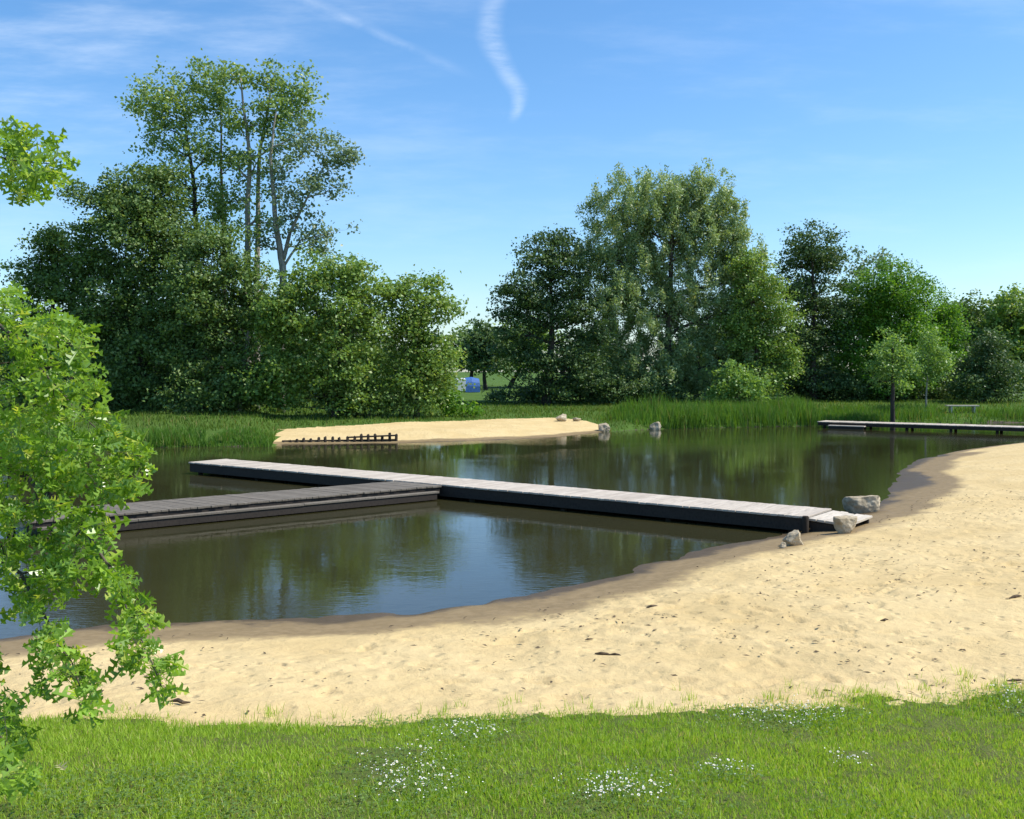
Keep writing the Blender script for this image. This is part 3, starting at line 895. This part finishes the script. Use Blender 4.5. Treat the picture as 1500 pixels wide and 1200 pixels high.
ax = unit(np.stack([np.cos(a), np.sin(a), r.normal(size=len(a)) * .25], 1))
szc = np.repeat(r.uniform(.009, .017, len(xy)), 3)
nr = unit(np.stack([r.normal(size=len(a)) * .3, r.normal(size=len(a)) * .3, np.ones(len(a))], 1))
nr = unit(nr - ax * (nr * ax).sum(1)[:, None])
v = diamonds(c + ax * szc[:, None] * .5, ax, nr, szc, szc * .9)
tag(link('clover', np_mesh('clover', v, np.arange(len(v)), np.full(len(v) // 4, 4)), M['clover']), 'dark green clover leaves spread through the lawn', 'clover', kind='stuff')
# stray tufts in the sand along the edge
tx, ty = [], []
for k in range(110):
    x0 = r.uniform(-4.2, 4.6)
    y0 = edge_y(x0) + abs(r.normal()) * .22
    m = r.integers(4, 16)
    tx.append(x0 + r.normal(size=m) * .03)
    ty.append(y0 + r.normal(size=m) * .03)
xy = np.column_stack([np.concatenate(tx), np.concatenate(ty)])
blades('grass', xy, height(xy), r.uniform(.035, .12, len(xy)), r.uniform(.003, .006, len(xy)), r.uniform(.1, .6, len(xy)), M['blade'], r,
       label='stray grass stalks growing in the sand along the lawn edge', cat='grass')

# reeds on the right far bank and the left bank
FA = np.array([at(*p)[:2] for p in FAR])


def strip(poly, n, w0, w1, r):
    seg = np.diff(poly, axis=0)
    ln = np.hypot(*seg.T)
    cu = np.concatenate([[0], np.cumsum(ln)])
    s = r.uniform(0, cu[-1], n)
    i = np.clip(np.searchsorted(cu, s) - 1, 0, len(seg) - 1)
    t = (s - cu[i]) / ln[i]
    p = poly[i] + seg[i] * t[:, None]
    nrm = np.stack([seg[i][:, 1], -seg[i][:, 0]], 1) / ln[i][:, None]
    return p, nrm, r.uniform(w0, w1, n), s


p, nn, dd, s = strip(FA[1:8], 30000, -.15, 4.2, r)
if height([p[0] + nn[0] * 2])[0] < 0: nn = -nn
xy = p + nn * dd[:, None]
hh = .55 + .75 * vnoise(xy[:, 0] * .6, xy[:, 1] * .6)
k = (r.random(len(xy)) < (.25 + 1.2 * vnoise(xy[:, 0] * .9 + 7, xy[:, 1] * .9)) * np.clip((s.max() - s) / 2.5 + .12, 0, 1) * np.clip(s / 2.0, 0, 1))
hh = hh * np.clip((s.max() - s) / 4.0 + .35, 0, 1)
k &= ~((np.abs(xy[:, 0] - at(1400, 602)[0]) < 4.5) & (dd > 1.0) & (r.random(len(xy)) < .85))
k &= ~((np.abs(xy[:, 0] - hit(1409, 605).x * xy[:, 1] / hit(1409, 605).y) < 1.5) & (xy[:, 1] < hit(1409, 605).y + .4) & (dd > .5) & (r.random(len(xy)) < .7))
k &= ~((xy[:, 0] > at(1285, 622)[0]) & (r.random(len(xy)) < .45))
xy, hh = xy[k], hh[k]
right_far = xy[:, 0] > at(1195, 622)[0]
hh = np.where(right_far, hh * .62, hh)
hh = np.where(np.abs(xy[:, 0] - hit(1409, 605).x * xy[:, 1] / hit(1409, 605).y) < 1.5, np.minimum(hh, .34), hh)
blades('reeds', xy, height(xy), hh * r.uniform(.6, 1.2, len(xy)), r.uniform(.025, .05, len(xy)), r.uniform(.05, .35, len(xy)), M['reed'], r,
       label='dense green reeds along the right far bank', cat='reeds')
p, nn, dd, s = strip(FA[13:19], 12000, -.2, 2.6, r)
if height([p[0] + nn[0] * 2])[0] < 0: nn = -nn
xy = p + nn * dd[:, None]
k = (~inside(xy, FARBEACH)) & (r.random(len(xy)) < .2 + 1.2 * vnoise(xy[:, 0] * .8 + 3, xy[:, 1] * .8))
xy = xy[k]
hh = .16 + .45 * vnoise(xy[:, 0] * .7 + 31, xy[:, 1] * .7) ** 1.3
blades('reeds', xy, height(xy), hh * r.uniform(.6, 1.3, len(xy)), r.uniform(.02, .045, len(xy)), r.uniform(.05, .45, len(xy)), M['reed'], r,
       label='tall grass and reeds on the left far bank', cat='reeds')
# meadow tufts on the far bank
n = 60000
y = r.uniform(43, 72, n)
x = r.uniform(-.56, .56, n) * y
xy = np.column_stack([x, y])
d_, i_ = seg_dist(xy, POND)
k = ~inside(xy, POND) & ~inside(xy, FARBEACH) & (i_ >= NN - 1)
xy = xy[k]
blades('grass', xy, height(xy), r.uniform(.08, .28, len(xy)), r.uniform(.02, .05, len(xy)), r.uniform(.1, .6, len(xy)), M['far_blade'], r,
       label='rough meadow grass on the far bank', cat='grass')


# small white flowers of the lawn: head with petals, centre and stalk in one flower
def flower_mesh():
    vs, fs, mi = [], [], []
    for k in range(11):                          # petals
        a = 2 * math.pi * k / 11
        b = .20
        i = len(vs)
        for rr, da, zz in ((.0022, -.2, .0), (.0095, -b, .002), (.0115, 0, .003), (.0095, b, .002), (.0022, .2, .0)):
            vs.append((rr * math.cos(a + da), rr * math.sin(a + da), zz))
        fs.append((i, i + 1, i + 2, i + 3, i + 4))
        mi.append(0)
    for ring, (rr, zz) in enumerate(((.0042, .0012), (.0028, .0036))):
        for k in range(8):
            a = 2 * math.pi * k / 8
            vs.append((rr * math.cos(a), rr * math.sin(a), zz))
    i = 55
    for k in range(8):
        fs.append((i + k, i + (k + 1) % 8, i + 8 + (k + 1) % 8, i + 8 + k)); mi.append(1)
    fs.append(tuple(i + 8 + k for k in range(8))); mi.append(1)
    i = len(vs)
    for zz in (-.075, .0008):
        for k in range(4):
            a = math.pi * k / 2
            vs.append((.0011 * math.cos(a) + (zz * .1), .0011 * math.sin(a), zz))
    for k in range(4):
        fs.append((i + k, i + (k + 1) % 4, i + 4 + (k + 1) % 4, i + 4 + k)); mi.append(2)
    me = bpy.data.meshes.new('daisy')
    me.from_pydata(vs, [], fs)
    for m_ in ('petal', 'yolk', 'blade'): me.materials.append(M[m_])
    me.polygons.foreach_set('material_index', mi)
    me.update()
    return me


fm = flower_mesh()
fo = None
PATCH = [((600, 1152), (62, 38), 75, 'small white flower in the dense patch at the lawn bottom, below the pier middle'),
         ((680, 1083), (52, 14), 32, 'small white flower in the narrow patch near the lawn edge, left of centre'),
         ((910, 1172), (68, 22), 58, 'small white flower in the broad patch at the bottom right of centre'),
         ((1140, 1054), (88, 14), 75, 'small white flower in the wide patch under the sand edge, right of centre'),
         ((1062, 1140), (34, 10), 16, 'small white flower in the small patch between the two broad right patches'),
         ((1242, 1118), (30, 9), 14, 'small white flower in the small patch below the wide right patch'),
         ((1482, 1034), (30, 18), 22, 'small white flower in the patch at the right end of the lawn')]
for (pc, pr, cnt, lab) in PATCH:
    for k in range(cnt):
        a, q = r.uniform(0, 2 * math.pi), math.sqrt(r.random()) * (1 + .25 * r.normal())
        g = hit(pc[0] + math.cos(a) * q * pr[0], min(1196, pc[1] + math.sin(a) * q * pr[1]))
        o = bpy.data.objects.new('daisy', fm)
        COL.objects.link(o)
        s = r.uniform(.55, .85)
        o.location = (g.x, g.y, g.z + .08)
        o.scale = (s, s, s)
        o.rotation_euler = (r.normal() * .45, r.normal() * .45, r.uniform(0, 6))
        tag(o, lab, 'flower', 'small white flowers: ' + lab[22:])


# the countless smaller flower heads of the same patches
fv = []
for (pc, pr, cnt, lab) in PATCH:
    for k in range(int(cnt * 3.2)):
        a, q = r.uniform(0, 2 * math.pi), math.sqrt(r.random()) * (1.15 + .3 * r.normal())
        g = hit(pc[0] + math.cos(a) * q * pr[0], min(1198, pc[1] + math.sin(a) * q * pr[1]))
        e1 = unit(r.normal(size=(1, 3)) * np.array([1, 1, .4]))[0]
        e2 = np.cross(unit(r.normal(size=(1, 3)) * .5 + np.array([[0, 0, 1]]))[0], e1)
        sz_ = r.uniform(.0025, .0055)
        c0 = np.array([g.x, g.y, g.z + r.uniform(.058, .088)])
        fv += [c0 + sz_ * (e1 * math.cos(t) + e2 * math.sin(t)) for t in np.arange(6) * math.pi / 3]
tag(link('flowers', np_mesh('flowers', np.array(fv), np.arange(len(fv)), np.full(len(fv) // 6, 6)), M['petal']),
    'tiny white flower heads sprinkled through the lawn patches', 'flowers', kind='stuff')

# ------------------------------------------------------------------ piers
def pier(name, label, A, B, wid, ztop, mat, group, board=.14, z_end=None, ledge=None, posts=6, fascia=.2, skew=0.0):
    """straight plank walk from A to B (centre line), local x along it"""
    A, B = Vector((A[0], A[1], 0)), Vector((B[0], B[1], 0))
    d = B - A
    Ln = d.length
    rz = math.atan2(d.y, d.x)
    root = empty(name, (A.x, A.y, 0), rz)
    tag(root, label, 'boardwalk', group)
    rr = np.random.default_rng(int(Ln * 100))
    mb = MB()
    nb = int(Ln / board)
    for i in range(nb):
        x = (i + .5) * Ln / nb
        mb.box((x + rr.normal() * .002, rr.normal() * .006, ztop - .02 + rr.normal() * .002), (Ln / nb - .008, wid + rr.normal() * .008, .04), rr.normal() * .004, rr.normal() * .01, .004)
    mb.build('plank_deck', M[mat], root)
    for s in (-1, 1):
        b = MB()
        b.box((Ln / 2, s * (wid / 2 - .06), ztop - .045 - fascia / 2), (Ln - .06, .07, fascia), 0, 0, .006)
        b.build('side_beam', M['beam'], root)
    b = MB()
    b.box((.05, 0, ztop - .043 - fascia / 2), (.06, wid - .24, fascia - .02), 0, 0, .005)
    b.build('end_beam', M['beam'], root)
    for i in range(posts):
        x = .35 + (Ln - .7) * i / (posts - 1)
        for s in (-1, 1):
            w3 = root.matrix_basis @ Vector((x, s * (wid / 2 - .17), 0))
            gz = h1(A.x + math.cos(rz) * x, A.y + math.sin(rz) * x)
            if gz > .02: continue
            MB().tube([(x, s * (wid / 2 - .17), gz - .3), (x, s * (wid / 2 - .17), ztop - .06)], [.075, .07], 9).build('post', M['post'], root, smooth=True)
    if ledge:                                     # lower step along one side
        side, lw, lz, x0, x1 = ledge
        b = MB()
        nl = int((x1 - x0) / 1.8) + 1
        for i in range(nl):
            for k in range(2):
                b.box((x0 + (i + .5) * (x1 - x0) / nl, side * (wid / 2 + .03 + lw * (k + .5) / 2), lz + rr.normal() * .003), ((x1 - x0) / nl - .01, lw / 2 - .012, .045), 0, 0, .005)
        b.build('step_board', M[mat], root)
        b = MB()
        b.box(((x0 + x1) / 2, side * (wid / 2 + lw - .02), lz - .1), (x1 - x0 - .1, .05, .14), 0, 0, .004)
        b.build('step_beam', M['beam'], root)
    if skew:                                      # boards laid parallel to the long pier they meet at an angle
        for ch in root.children:
            for v_ in ch.data.vertices:
                v_.co.x += v_.co.y * skew
    return root


PZ = .34
f0, f1 = at(276, 677, PZ), at(1182, 757, PZ)            # front top edge of the long pier
dirp = (f1 - f0).normalized()
nrm = Vector((-dirp.y, dirp.x, 0))
if nrm.y < 0: nrm = -nrm
W1 = 1.35
pier('boardwalk', 'long pale grey plank pier running from the sand diagonally across the pond', f0 + nrm * W1 / 2, f1 + nrm * W1 / 2, W1, PZ, 'deck', 'plank walks over the pond', posts=8, fascia=.24)
# sloping landing stage on the sand at its end
e0 = f1 + nrm * W1 / 2 + dirp * .02
root = empty('landing_ramp', (e0.x, e0.y, 0), math.atan2(dirp.y, dirp.x))
tag(root, 'short worn pale plank ramp between the long pier and the sand, beside the boulders', 'ramp')
mb = MB()
gz = h1(e0.x + dirp.x * .7, e0.y + dirp.y * .7)
z0, z1 = PZ - .05, max(gz + .08, .24)
for i in range(5):
    x = .075 + i * .15
    mb.box((x, (.0, .03, -.02, .01, .05, -.03, .02, -.05)[i], z0 + (z1 - z0) * x / .75), (.142, W1 - (.05, 0, .1, .02, .0, .12, .04, .2)[i], .045), (i % 3 - 1) * .012, (z1 - z0) / .75, .005)
mb.build('plank_deck', M['pale_wood'], root)
for s in (-1, 1):
    MB().box((.37, s * (W1 / 2 - .1), (z0 + z1) / 2 - .14), (.7, .08, .2), 0, (z1 - z0) / .75, .005).build('side_beam', M['beam'], root)
pp = f1 - nrm * .07
mb = MB()
mb.tube([(0, 0, -.4), (0, 0, .345), (0, 0, .36)], [.065, .062, .05], 10)
o = mb.build('mooring_post', M['post'], None, smooth=True)
o.location = (pp.x, pp.y, 0)
tag(o, 'short dark post standing at the shore end of the long pier', 'post')

# side jetty
j0, j1 = at(632, 712.5, PZ - .02), at(160, 754, PZ - .02)     # front top edge
dj = (j1 - j0).normalized()
nj = Vector((-dj.y, dj.x, 0))
if nj.y < 0: nj = -nj
W2 = 1.5
start = j0 + nj * W2 / 2
# run the far end just up to the long pier's edge
tcut = ((f0 - start).dot(nrm)) / dj.dot(nrm)
start = start + dj * (tcut + .02)
end = j1 + nj * W2 / 2 + dj * 1.6
side = -1 if (Vector((-dj.y, dj.x, 0)).dot(nj) > 0) else 1
pier('boardwalk', 'darker brown plank jetty with a low side board, branching left from the long pier', start, end, W2, PZ - .02, 'jetty', 'plank walks over the pond', posts=7, fascia=.11,
     ledge=(side, .17, PZ - .15, .25, (end - start).length - .1), skew=dirp.dot(dj) / dirp.dot(Vector((-dj.y, dj.x, 0))))

# far right walkway
g0, g1 = at(1197, 617.5, .34), at(1700, 632, .34)
dg = (g1 - g0).normalized()
ng = Vector((-dg.y, dg.x, 0))
if ng.y < 0: ng = -ng
W3 = 1.5
pier('boardwalk', 'low plank walkway along the reeds on the right far bank', g0 + ng * W3 / 2, g1 + ng * W3 / 2, W3, .34, 'deck', 'plank walks over the pond', posts=8, fascia=.16,
     ledge=(-1, .4, .16, .7, 2.6))

# ------------------------------------------------------------------ palisade on the far beach
pa, pb = at(414, 650), at(581, 648)
root = empty('palisade', (pa.x, pa.y, 0), math.atan2(pb.y - pa.y, pb.x - pa.x))
tag(root, 'low dark row of timber stakes with a rail at the edge of the far sand', 'palisade')
Lp = (pb - pa).length
n = 17
for i in range(n):
    hgt = (.10 + .28 * (i / (n - 1)) ** .8) * rng.uniform(.75, 1.15)
    x = Lp * i / (n - 1)
    MB().tube([(x + rng.normal() * .02, rng.normal() * .03, -.5), (x + rng.normal() * .03, rng.normal() * .03, hgt), (x, 0, hgt + .015)], [.07, .065, .04], 8).build('stake', M['post'], root, smooth=True)
MB().box((Lp / 2, .11, .07), (Lp, .06, .13), 0, 0, .01).build('rail', M['beam'], root)
MB().box((Lp * .78, -.10, .27), (Lp * .44, .05, .07), 0, .03, .01).build('rail', M['beam'], root)


# ------------------------------------------------------------------ boulders
def rock(label, px, py, wpx, hpx, mat, seed, flat=1.0, sink=.18, rz=0.0, top=0):
    g = hit(px, py)
    s = g.y / F
    wx, hz = wpx * s / 2, hpx * s / (2 - sink * 2)
    import bmesh
    bm = bmesh.new()
    bmesh.ops.create_icosphere(bm, subdivisions=5, radius=1)
    rr = random.Random(seed)
    planes = [(Vector((rr.gauss(0, 1), rr.gauss(0, 1), rr.gauss(0, .8))).normalized(), rr.uniform(.5, .85)) for _ in range(16)]
    if top: planes = planes[:9] + [(Vector((rr.gauss(0, .1), rr.gauss(0, .1), 1)).normalized(), top), (Vector((.15, -1, .1)).normalized(), .55), (Vector((1, -.2, 0)).normalized(), .72)]
    off = Vector((seed * 3.1, seed * 1.7, 0))
    for v_ in bm.verts:
        p = v_.co.copy()
        for nn_, dd_ in planes:                  # chop facets
            k = p.dot(nn_) - dd_
            if k > 0: p -= nn_ * k * .95
        p += p.normalized() * (noise.noise(p * 1.6 + off) * .13 + noise.noise(p * 5 + off) * .05 + noise.noise(p * 14 + off) * .018)
        v_.co = Vector((p.x * wx * 1.12, p.y * wx * .85, p.z * hz * 1.15))
    me = bpy.data.meshes.new('boulder')
    bm.to_mesh(me)
    bm.free()
    me.polygons.foreach_set('use_smooth', np.ones(len(me.polygons), bool))
    o = link('boulder', me, M[mat])
    o.location = (g.x, g.y + wx * .6, g.z + hz * (1 - sink * 2))
    o.rotation_euler = (0, 0, rz)
    tag(o, label, 'boulder', 'boulders by the water')
    return o


rock('large flat-topped boulder behind the ramp, at the water on the near sand', 1271, 752, 54, 30, 'tan_rock', 1, top=.5)
rock('pale rounded boulder lying against the front of the ramp end', 1243, 782, 38, 28, 'tan_rock', 2, top=.6)
rock('lone small boulder on the sand in front of the long pier', 1164, 800, 34, 22, 'tan_rock', 6)
rock('small cobble lying left of the lone boulder on the near sand', 1148, 803, 12, 8, 'tan_rock', 7)
rock('pale boulder on the far sand below the grass, leftmost of the three far ones', 822, 618, 19, 11, 'tan_rock', 4)
rock('dark-sided yellowish boulder in the water at the tip of the far sand', 886, 633, 21, 14, 'tan_rock', 5)
rock('pale boulder at the foot of the reeds, rightmost of the three far ones', 961, 630, 19, 13, 'tan_rock', 3)
rock('low brown stone on the far sand beside the pale boulder', 845, 618, 15, 6, 'tan_rock', 8)

# ------------------------------------------------------------------ bench and tent on the far side
g = hit(1409, 605)
root = empty('bench', (g.x, g.y, g.z), -.05)
tag(root, 'pale backless wooden bench in the grass behind the far walkway', 'bench')
mb = MB()
for k in range(3):
    mb.box((0, -.16 + k * .16, .43), (1.95, .145, .07), 0, 0, .006)
mb.build('seat', M['pale_wood'], root)
for s in (-.7, .7):
    MB().box((s, 0, .19), (.09, .4, .405), 0, 0, .006).build('leg', M['pale_wood'], root)

tp = atY(690, 566, 92)
gz = h1(tp.x, tp.y)
root = empty('tent', (tp.x, tp.y, gz), R(12))
tag(root, 'small blue tent with white end panel, standing on the meadow between the woods', 'tent')
sc_ = 1.0
n = 10
vs, fs = [], []
for i, x in enumerate((-.65, .0, .7)):
    hh = (1.30, 1.40, 1.25)[i]
    for k in range(n + 1):
        a = math.pi * k / n
        vs.append((x, -.85 * math.cos(a), hh * (math.sin(a) ** .75 if math.sin(a) > 0 else 0)))
for i in range(2):
    for k in range(n):
        fs.append((i * (n + 1) + k, i * (n + 1) + k + 1, (i + 1) * (n + 1) + k + 1, (i + 1) * (n + 1) + k))
fs.append(tuple((n + 1) * 2 + k for k in range(n + 1)))
fs.append(tuple(reversed(range(n + 1))))
me = bpy.data.meshes.new('tent_body')
me.from_pydata(vs, [], fs)
me.update()
link('tent_body', me, M['blue'], root)
MB().box((-1.03, -.2, .66), (.8, 1.3, 1.28), 0, 0, .12).build('end_panel', M['white'], root)

# ------------------------------------------------------------------ litter on the sand
def chip_mesh(k):
    rr = np.random.default_rng(k)
    mb = MB()
    L = rr.uniform(.05, .09)
    mb.tube([(-L, 0, .008), (-L * .3, rr.normal() * .008, .014), (L * .4, rr.normal() * .008, .012), (L, rr.normal() * .01, .007)], [.005, .015, .013, .004], 6)
    me = bpy.data.meshes.new('driftwood')
    me.from_pydata(mb.v, [], mb.f)
    me.materials.append(M['chip'])
    me.update()
    return me


for i, (px, py, lab, sc) in enumerate([
        (884, 957, 'dark driftwood chip, left one of the close pair on the sand below the water edge', 1.0),
        (903, 958, 'dark driftwood chip, right one of the close pair on the sand below the water edge', .8),
        (956, 892, 'dark driftwood chip alone on the sand between the pond and the pair of chips', 1.2),
        (1295, 916, 'dark driftwood chip on the open sand right of middle', .9),
        (1488, 879, 'dark driftwood chip by the right edge, higher of two', 1.2),
        (1487, 1003, 'dark driftwood chip at the right edge just above the lawn', .8),
        (264, 1033, 'dark driftwood chip on the sand below the hanging leaf sprays', 1.1),
        (863, 935, 'small dark chip on the sand above the close pair', .6),
        (1213, 1018, 'small dark chip near the lawn edge right of middle', .6)]):
    g = hit(px, py)
    o = bpy.data.objects.new('driftwood', chip_mesh(i))
    COL.objects.link(o)
    o.location = (g.x, g.y, g.z + .004)
    o.scale = (sc * 1.1,) * 3
    o.rotation_euler = (0, 0, rng.uniform(-.6, .6))
    tag(o, lab, 'driftwood', 'driftwood chips on the sand')

# fine twigs, leaf crumbs and pebbles nobody could count
n = 5200
lx = r.uniform(-6, 13, n)
ly = r.uniform(6.5, 24, n)
xy = np.column_stack([lx, ly])
d_, i_ = seg_dist(xy, POND)
k = ~inside(xy, POND) & (d_ > .9) & (ly > edge_y(lx) + .03) & (r.random(n) < .15 + 1.1 * (vnoise(lx * .5 + 3, ly * .5) > .45) * np.clip((lx + 2) / 6, .25, 1))
xy = xy[k]
c = np.column_stack([xy, height(xy) + .016])
a = r.uniform(0, 6.3, len(xy))
ax = np.stack([np.cos(a), np.sin(a), r.normal(size=len(a)) * .15], 1)
nr = unit(np.stack([r.normal(size=len(a)) * .3, r.normal(size=len(a)) * .3, np.ones(len(a))], 1))
nr = unit(nr - unit(ax) * (nr * unit(ax)).sum(1)[:, None])
v = diamonds(c, unit(ax), nr, r.uniform(.02, .085, len(a)), r.uniform(.012, .03, len(a)))
tag(link('litter', np_mesh('litter', v, np.arange(len(v)), np.full(len(v) // 4, 4)), M['chip']), 'fine twigs and leaf crumbs scattered over the dry sand', 'litter', kind='stuff')


# ------------------------------------------------------------------ foreground oak on the left
def oak_leaf_template():
    """pin-oak leaf, unit length along +x: lobed outline, folded along the midrib"""
    half = [(0, .0), (.10, .025), (.20, .035), (.25, .20), (.235, .29), (.34, .19), (.38, .05), (.47, .06), (.54, .33), (.53, .43), (.64, .33), (.66, .075), (.75, .07), (.82, .25),
            (.80, .30), (.91, .20), (.93, .06), (1.0, 0)]
    return np.array(half)


OT = oak_leaf_template()
nh = len(OT)


def oak_leaves(base, axis_, normal, size, bend):
    """arrays -> verts, loops, sizes: two n-gons per leaf"""
    n = len(base)
    side = unit(np.cross(normal, axis_))
    m = nh * 2
    vs = np.zeros((n, m, 3))
    for sgn, o in ((1, 0), (-1, nh)):
        t = OT[:, 0][None, :, None]
        wv = OT[:, 1][None, :, None] * .78
        curve = -(t ** 2) * bend[:, None, None] * .35
        lift = wv * .55
        vs[:, o:o + nh] = base[:, None] + size[:, None, None] * (axis_[:, None] * t + side[:, None] * wv * sgn + normal[:, None] * (curve + lift))
    k = np.arange(n)[:, None] * m
    l1 = k + np.arange(nh)
    l2 = k + np.arange(nh, m)[::-1]
    loops = np.concatenate([l1, l2], 1).ravel()
    return vs.reshape(-1, 3), loops, np.full(n * 2, nh)


r = np.random.default_rng(5)
TB = Vector((-4.7, 5.6, h1(-4.7, 5.6)))
oak = empty('pin_oak', TB)
tag(oak, 'foreground oak with bright lobed leaves hanging in sprays at the left edge', 'tree')
LOB = [  # px, py, rx, ry, distance, number of sprays
    (15, 205, 40, 28, 5.2, 12), (55, 232, 38, 32, 5.1, 16), (30, 262, 40, 26, 5.2, 13), (75, 245, 18, 18, 5.0, 6), (-60, 230, 60, 60, 5.3, 14),
    (20, 455, 55, 40, 5.4, 22), (60, 500, 60, 45, 5.2, 26), (108, 478, 24, 28, 5.0, 9), (125, 520, 22, 24, 5.0, 7), (40, 570, 70, 50, 5.3, 30), (110, 575, 42, 36, 5.0, 16),
    (60, 640, 85, 55, 5.1, 40), (150, 625, 30, 30, 4.9, 11), (178, 655, 32, 28, 4.8, 14), (195, 690, 18, 26, 4.8, 8), (120, 690, 55, 40, 4.9, 26), (40, 710, 70, 50, 5.2, 32), (165, 712, 16, 26, 4.8, 6),
    (60, 770, 75, 45, 5.0, 34), (120, 775, 40, 34, 4.7, 14), (40, 830, 60, 40, 4.9, 24), (110, 830, 50, 26, 4.6, 18), (160, 835, 26, 20, 4.5, 8), (45, 875, 42, 28, 4.7, 14),
    (185, 868, 22, 20, 4.5, 7), (200, 905, 22, 24, 4.4, 8), (205, 945, 26, 26, 4.4, 9), (232, 985, 16, 24, 4.4, 6), (238, 1012, 10, 12, 4.4, 3), (190, 965, 14, 12, 4.4, 3),
    (75, 925, 24, 22, 4.5, 7), (90, 965, 34, 22, 4.4, 10), (120, 990, 38, 22, 4.3, 9), (65, 1000, 16, 14, 4.4, 3), (130, 1035, 18, 22, 4.2, 5),
    (-10, 1040, 34, 30, 4.2, 11), (10, 1075, 34, 28, 4.1, 11), (-10, 1120, 36, 34, 4.0, 13), (20, 1130, 18, 20, 4.0, 5), (-60, 700, 70, 200, 5.2, 50), (-70, 950, 60, 120, 4.8, 26)]
BOUGH = {  # boughs: points as photo pixel + distance, radius
    0: ([(-400, 60, 5.6), (-220, 150, 5.5), (-90, 215, 5.3), (20, 235, 5.2), (78, 240, 5.1)], .035),
    1: ([(-420, 240, 5.6), (-220, 330, 5.5), (-70, 420, 5.4), (30, 500, 5.3), (110, 600, 5.0), (190, 670, 4.8)], .05),
    2: ([(-420, 380, 5.6), (-240, 500, 5.4), (-80, 620, 5.2), (40, 700, 5.1), (120, 770, 4.7), (165, 840, 4.5), (200, 920, 4.4), (236, 1005, 4.4)], .045),
    3: ([(-400, 520, 5.5), (-220, 660, 5.3), (-60, 770, 5.0), (30, 840, 4.8), (75, 920, 4.5), (110, 980, 4.35), (130, 1040, 4.2)], .035),
    4: ([(-400, 720, 5.3), (-240, 860, 4.9), (-110, 980, 4.5), (-20, 1050, 4.2), (15, 1100, 4.05), (10, 1140, 4.0)], .03)}
wood = MB()
top = TB + Vector((.5, .3, 6.2))
trunk_pts = [Vector((0, 0, -.2)), Vector((.02, .01, .5)), Vector((.06, 0, 1.6)), Vector((.1, .05, 3.0)), Vector((.22, .1, 4.6)), Vector((.5, .3, 6.2))]
wood.tube(trunk_pts, [.2, .165, .15, .13, .1, .05], 12)
bpts = []
for k, (pl, rad) in BOUGH.items():
    pts = [atY(a, b, c_) - TB for a, b, c_ in pl]
    # join to the trunk
    tz = max(.9, pts[0].z - .25)
    j = min(trunk_pts, key=lambda q: abs(q.z - tz))
    pts = [Vector((j.x, j.y, tz))] + pts
    fine = []
    for i in range(len(pts) - 1):
        fine += wander(pts[i], pts[i + 1], 5, .03, r)[:-1]
    fine.append(pts[-1])
    rr = [rad * (1 - i / (len(fine) - 1)) ** 1.9 + .0025 for i in range(len(fine))]
    wood.tube(fine, rr, 7)
    bpts += [(p, q) for p, q in zip(fine, rr)]
BP = np.array([tuple(p) for p, _ in bpts])
lb, la, ln_, ls, lbend = [], [], [], [], []
tips = []
for (px, py, rx, ry, Yd, cnt) in LOB:
    for k in range(int(cnt * 1.3)):
        a, q = r.uniform(0, 2 * math.pi), math.sqrt(r.random())
        tips.append(np.array(atY(px + math.cos(a) * q * rx, py + math.sin(a) * q * ry, Yd + r.normal() * .26) - TB))
tips = np.array(tips)
dmin = np.array([np.linalg.norm(BP - t, axis=1).min() for t in tips])
node = np.zeros((len(BP) + len(tips) * 4, 3))
nrad = np.zeros(len(node))
node[:len(BP)] = BP
nrad[:len(BP)] = [q for _, q in bpts]
nn_ = len(BP)
for t in np.argsort(dmin):
    tipp = Vector(tips[t])
    d_ = np.linalg.norm(node[:nn_] - tips[t], axis=1)
    cost = d_ + np.maximum(0, tips[t][2] - node[:nn_, 2]) * .35 + np.maximum(0, node[:nn_, 0] - tips[t][0]) * .5
    cost[d_ < .05] += .3
    j = int(np.argmin(cost))
    T = wander(node[j], tipp, 4, .10, r)
    r1 = min(nrad[j] * .8, .007)
    wood.tube(T, [r1, r1 * .85, r1 * .7, r1 * .6, r1 * .45], 4, cap=False)
    for i in range(1, 5):
        node[nn_] = T[i]
        nrad[nn_] = max(r1 * (1 - .12 * i), .0016)
        nn_ += 1
    dirt = (T[-1] - T[-2]).normalized()
    for q2 in range(int(r.integers(4, 8))):
        back = r.uniform(0, .35) if q2 > 2 else 0
        b = T[-1].lerp(T[-2], min(1, back * 1.6))
        ax = np.array(dirt) * .45 + r.normal(size=3) * np.array([.75, .75, .5]) + np.array([.08, 0, -.25])
        lb.append(np.array(b)); la.append(ax)
        ln_.append(np.array([.15, -.15, .55]) + r.normal(size=3) * .6)
        ls.append(r.uniform(.058, .106)); lbend.append(r.uniform(-.2, 1.0))
lb, la, ln_ = np.array(lb), unit(np.array(la)), np.array(ln_)
ln_ = unit(ln_ - la * (ln_ * la).sum(1)[:, None])
v, lo, sz = oak_leaves(lb, la, ln_, np.array(ls), np.array(lbend))
wood.build('trunk', M['bark'], oak, smooth=True)
link('crown', np_mesh('crown', v, lo, sz), M['oak'], oak)
print('oak leaves', len(lb))

# a fallen leaf in the grass
g = hit(88, 1152)
v, lo, sz = oak_leaves(np.array([[0, 0, 0.]]), np.array([[.75, -.65, .1]]) / 1.0, np.array([[.1, -.3, .95]]), np.array([.11]), np.array([.5]))
m_ = plain_mat('pale_dry_leaf', (0.46, 0.44, 0.20), .6, .3)
o = link('fallen_leaf', np_mesh('fallen_leaf', v, lo, sz), m_)
o.location = (g.x - .03, g.y + .02, g.z + .062)
tag(o, 'pale yellow lobed leaf lying in the grass under the oak sprays', 'leaf')
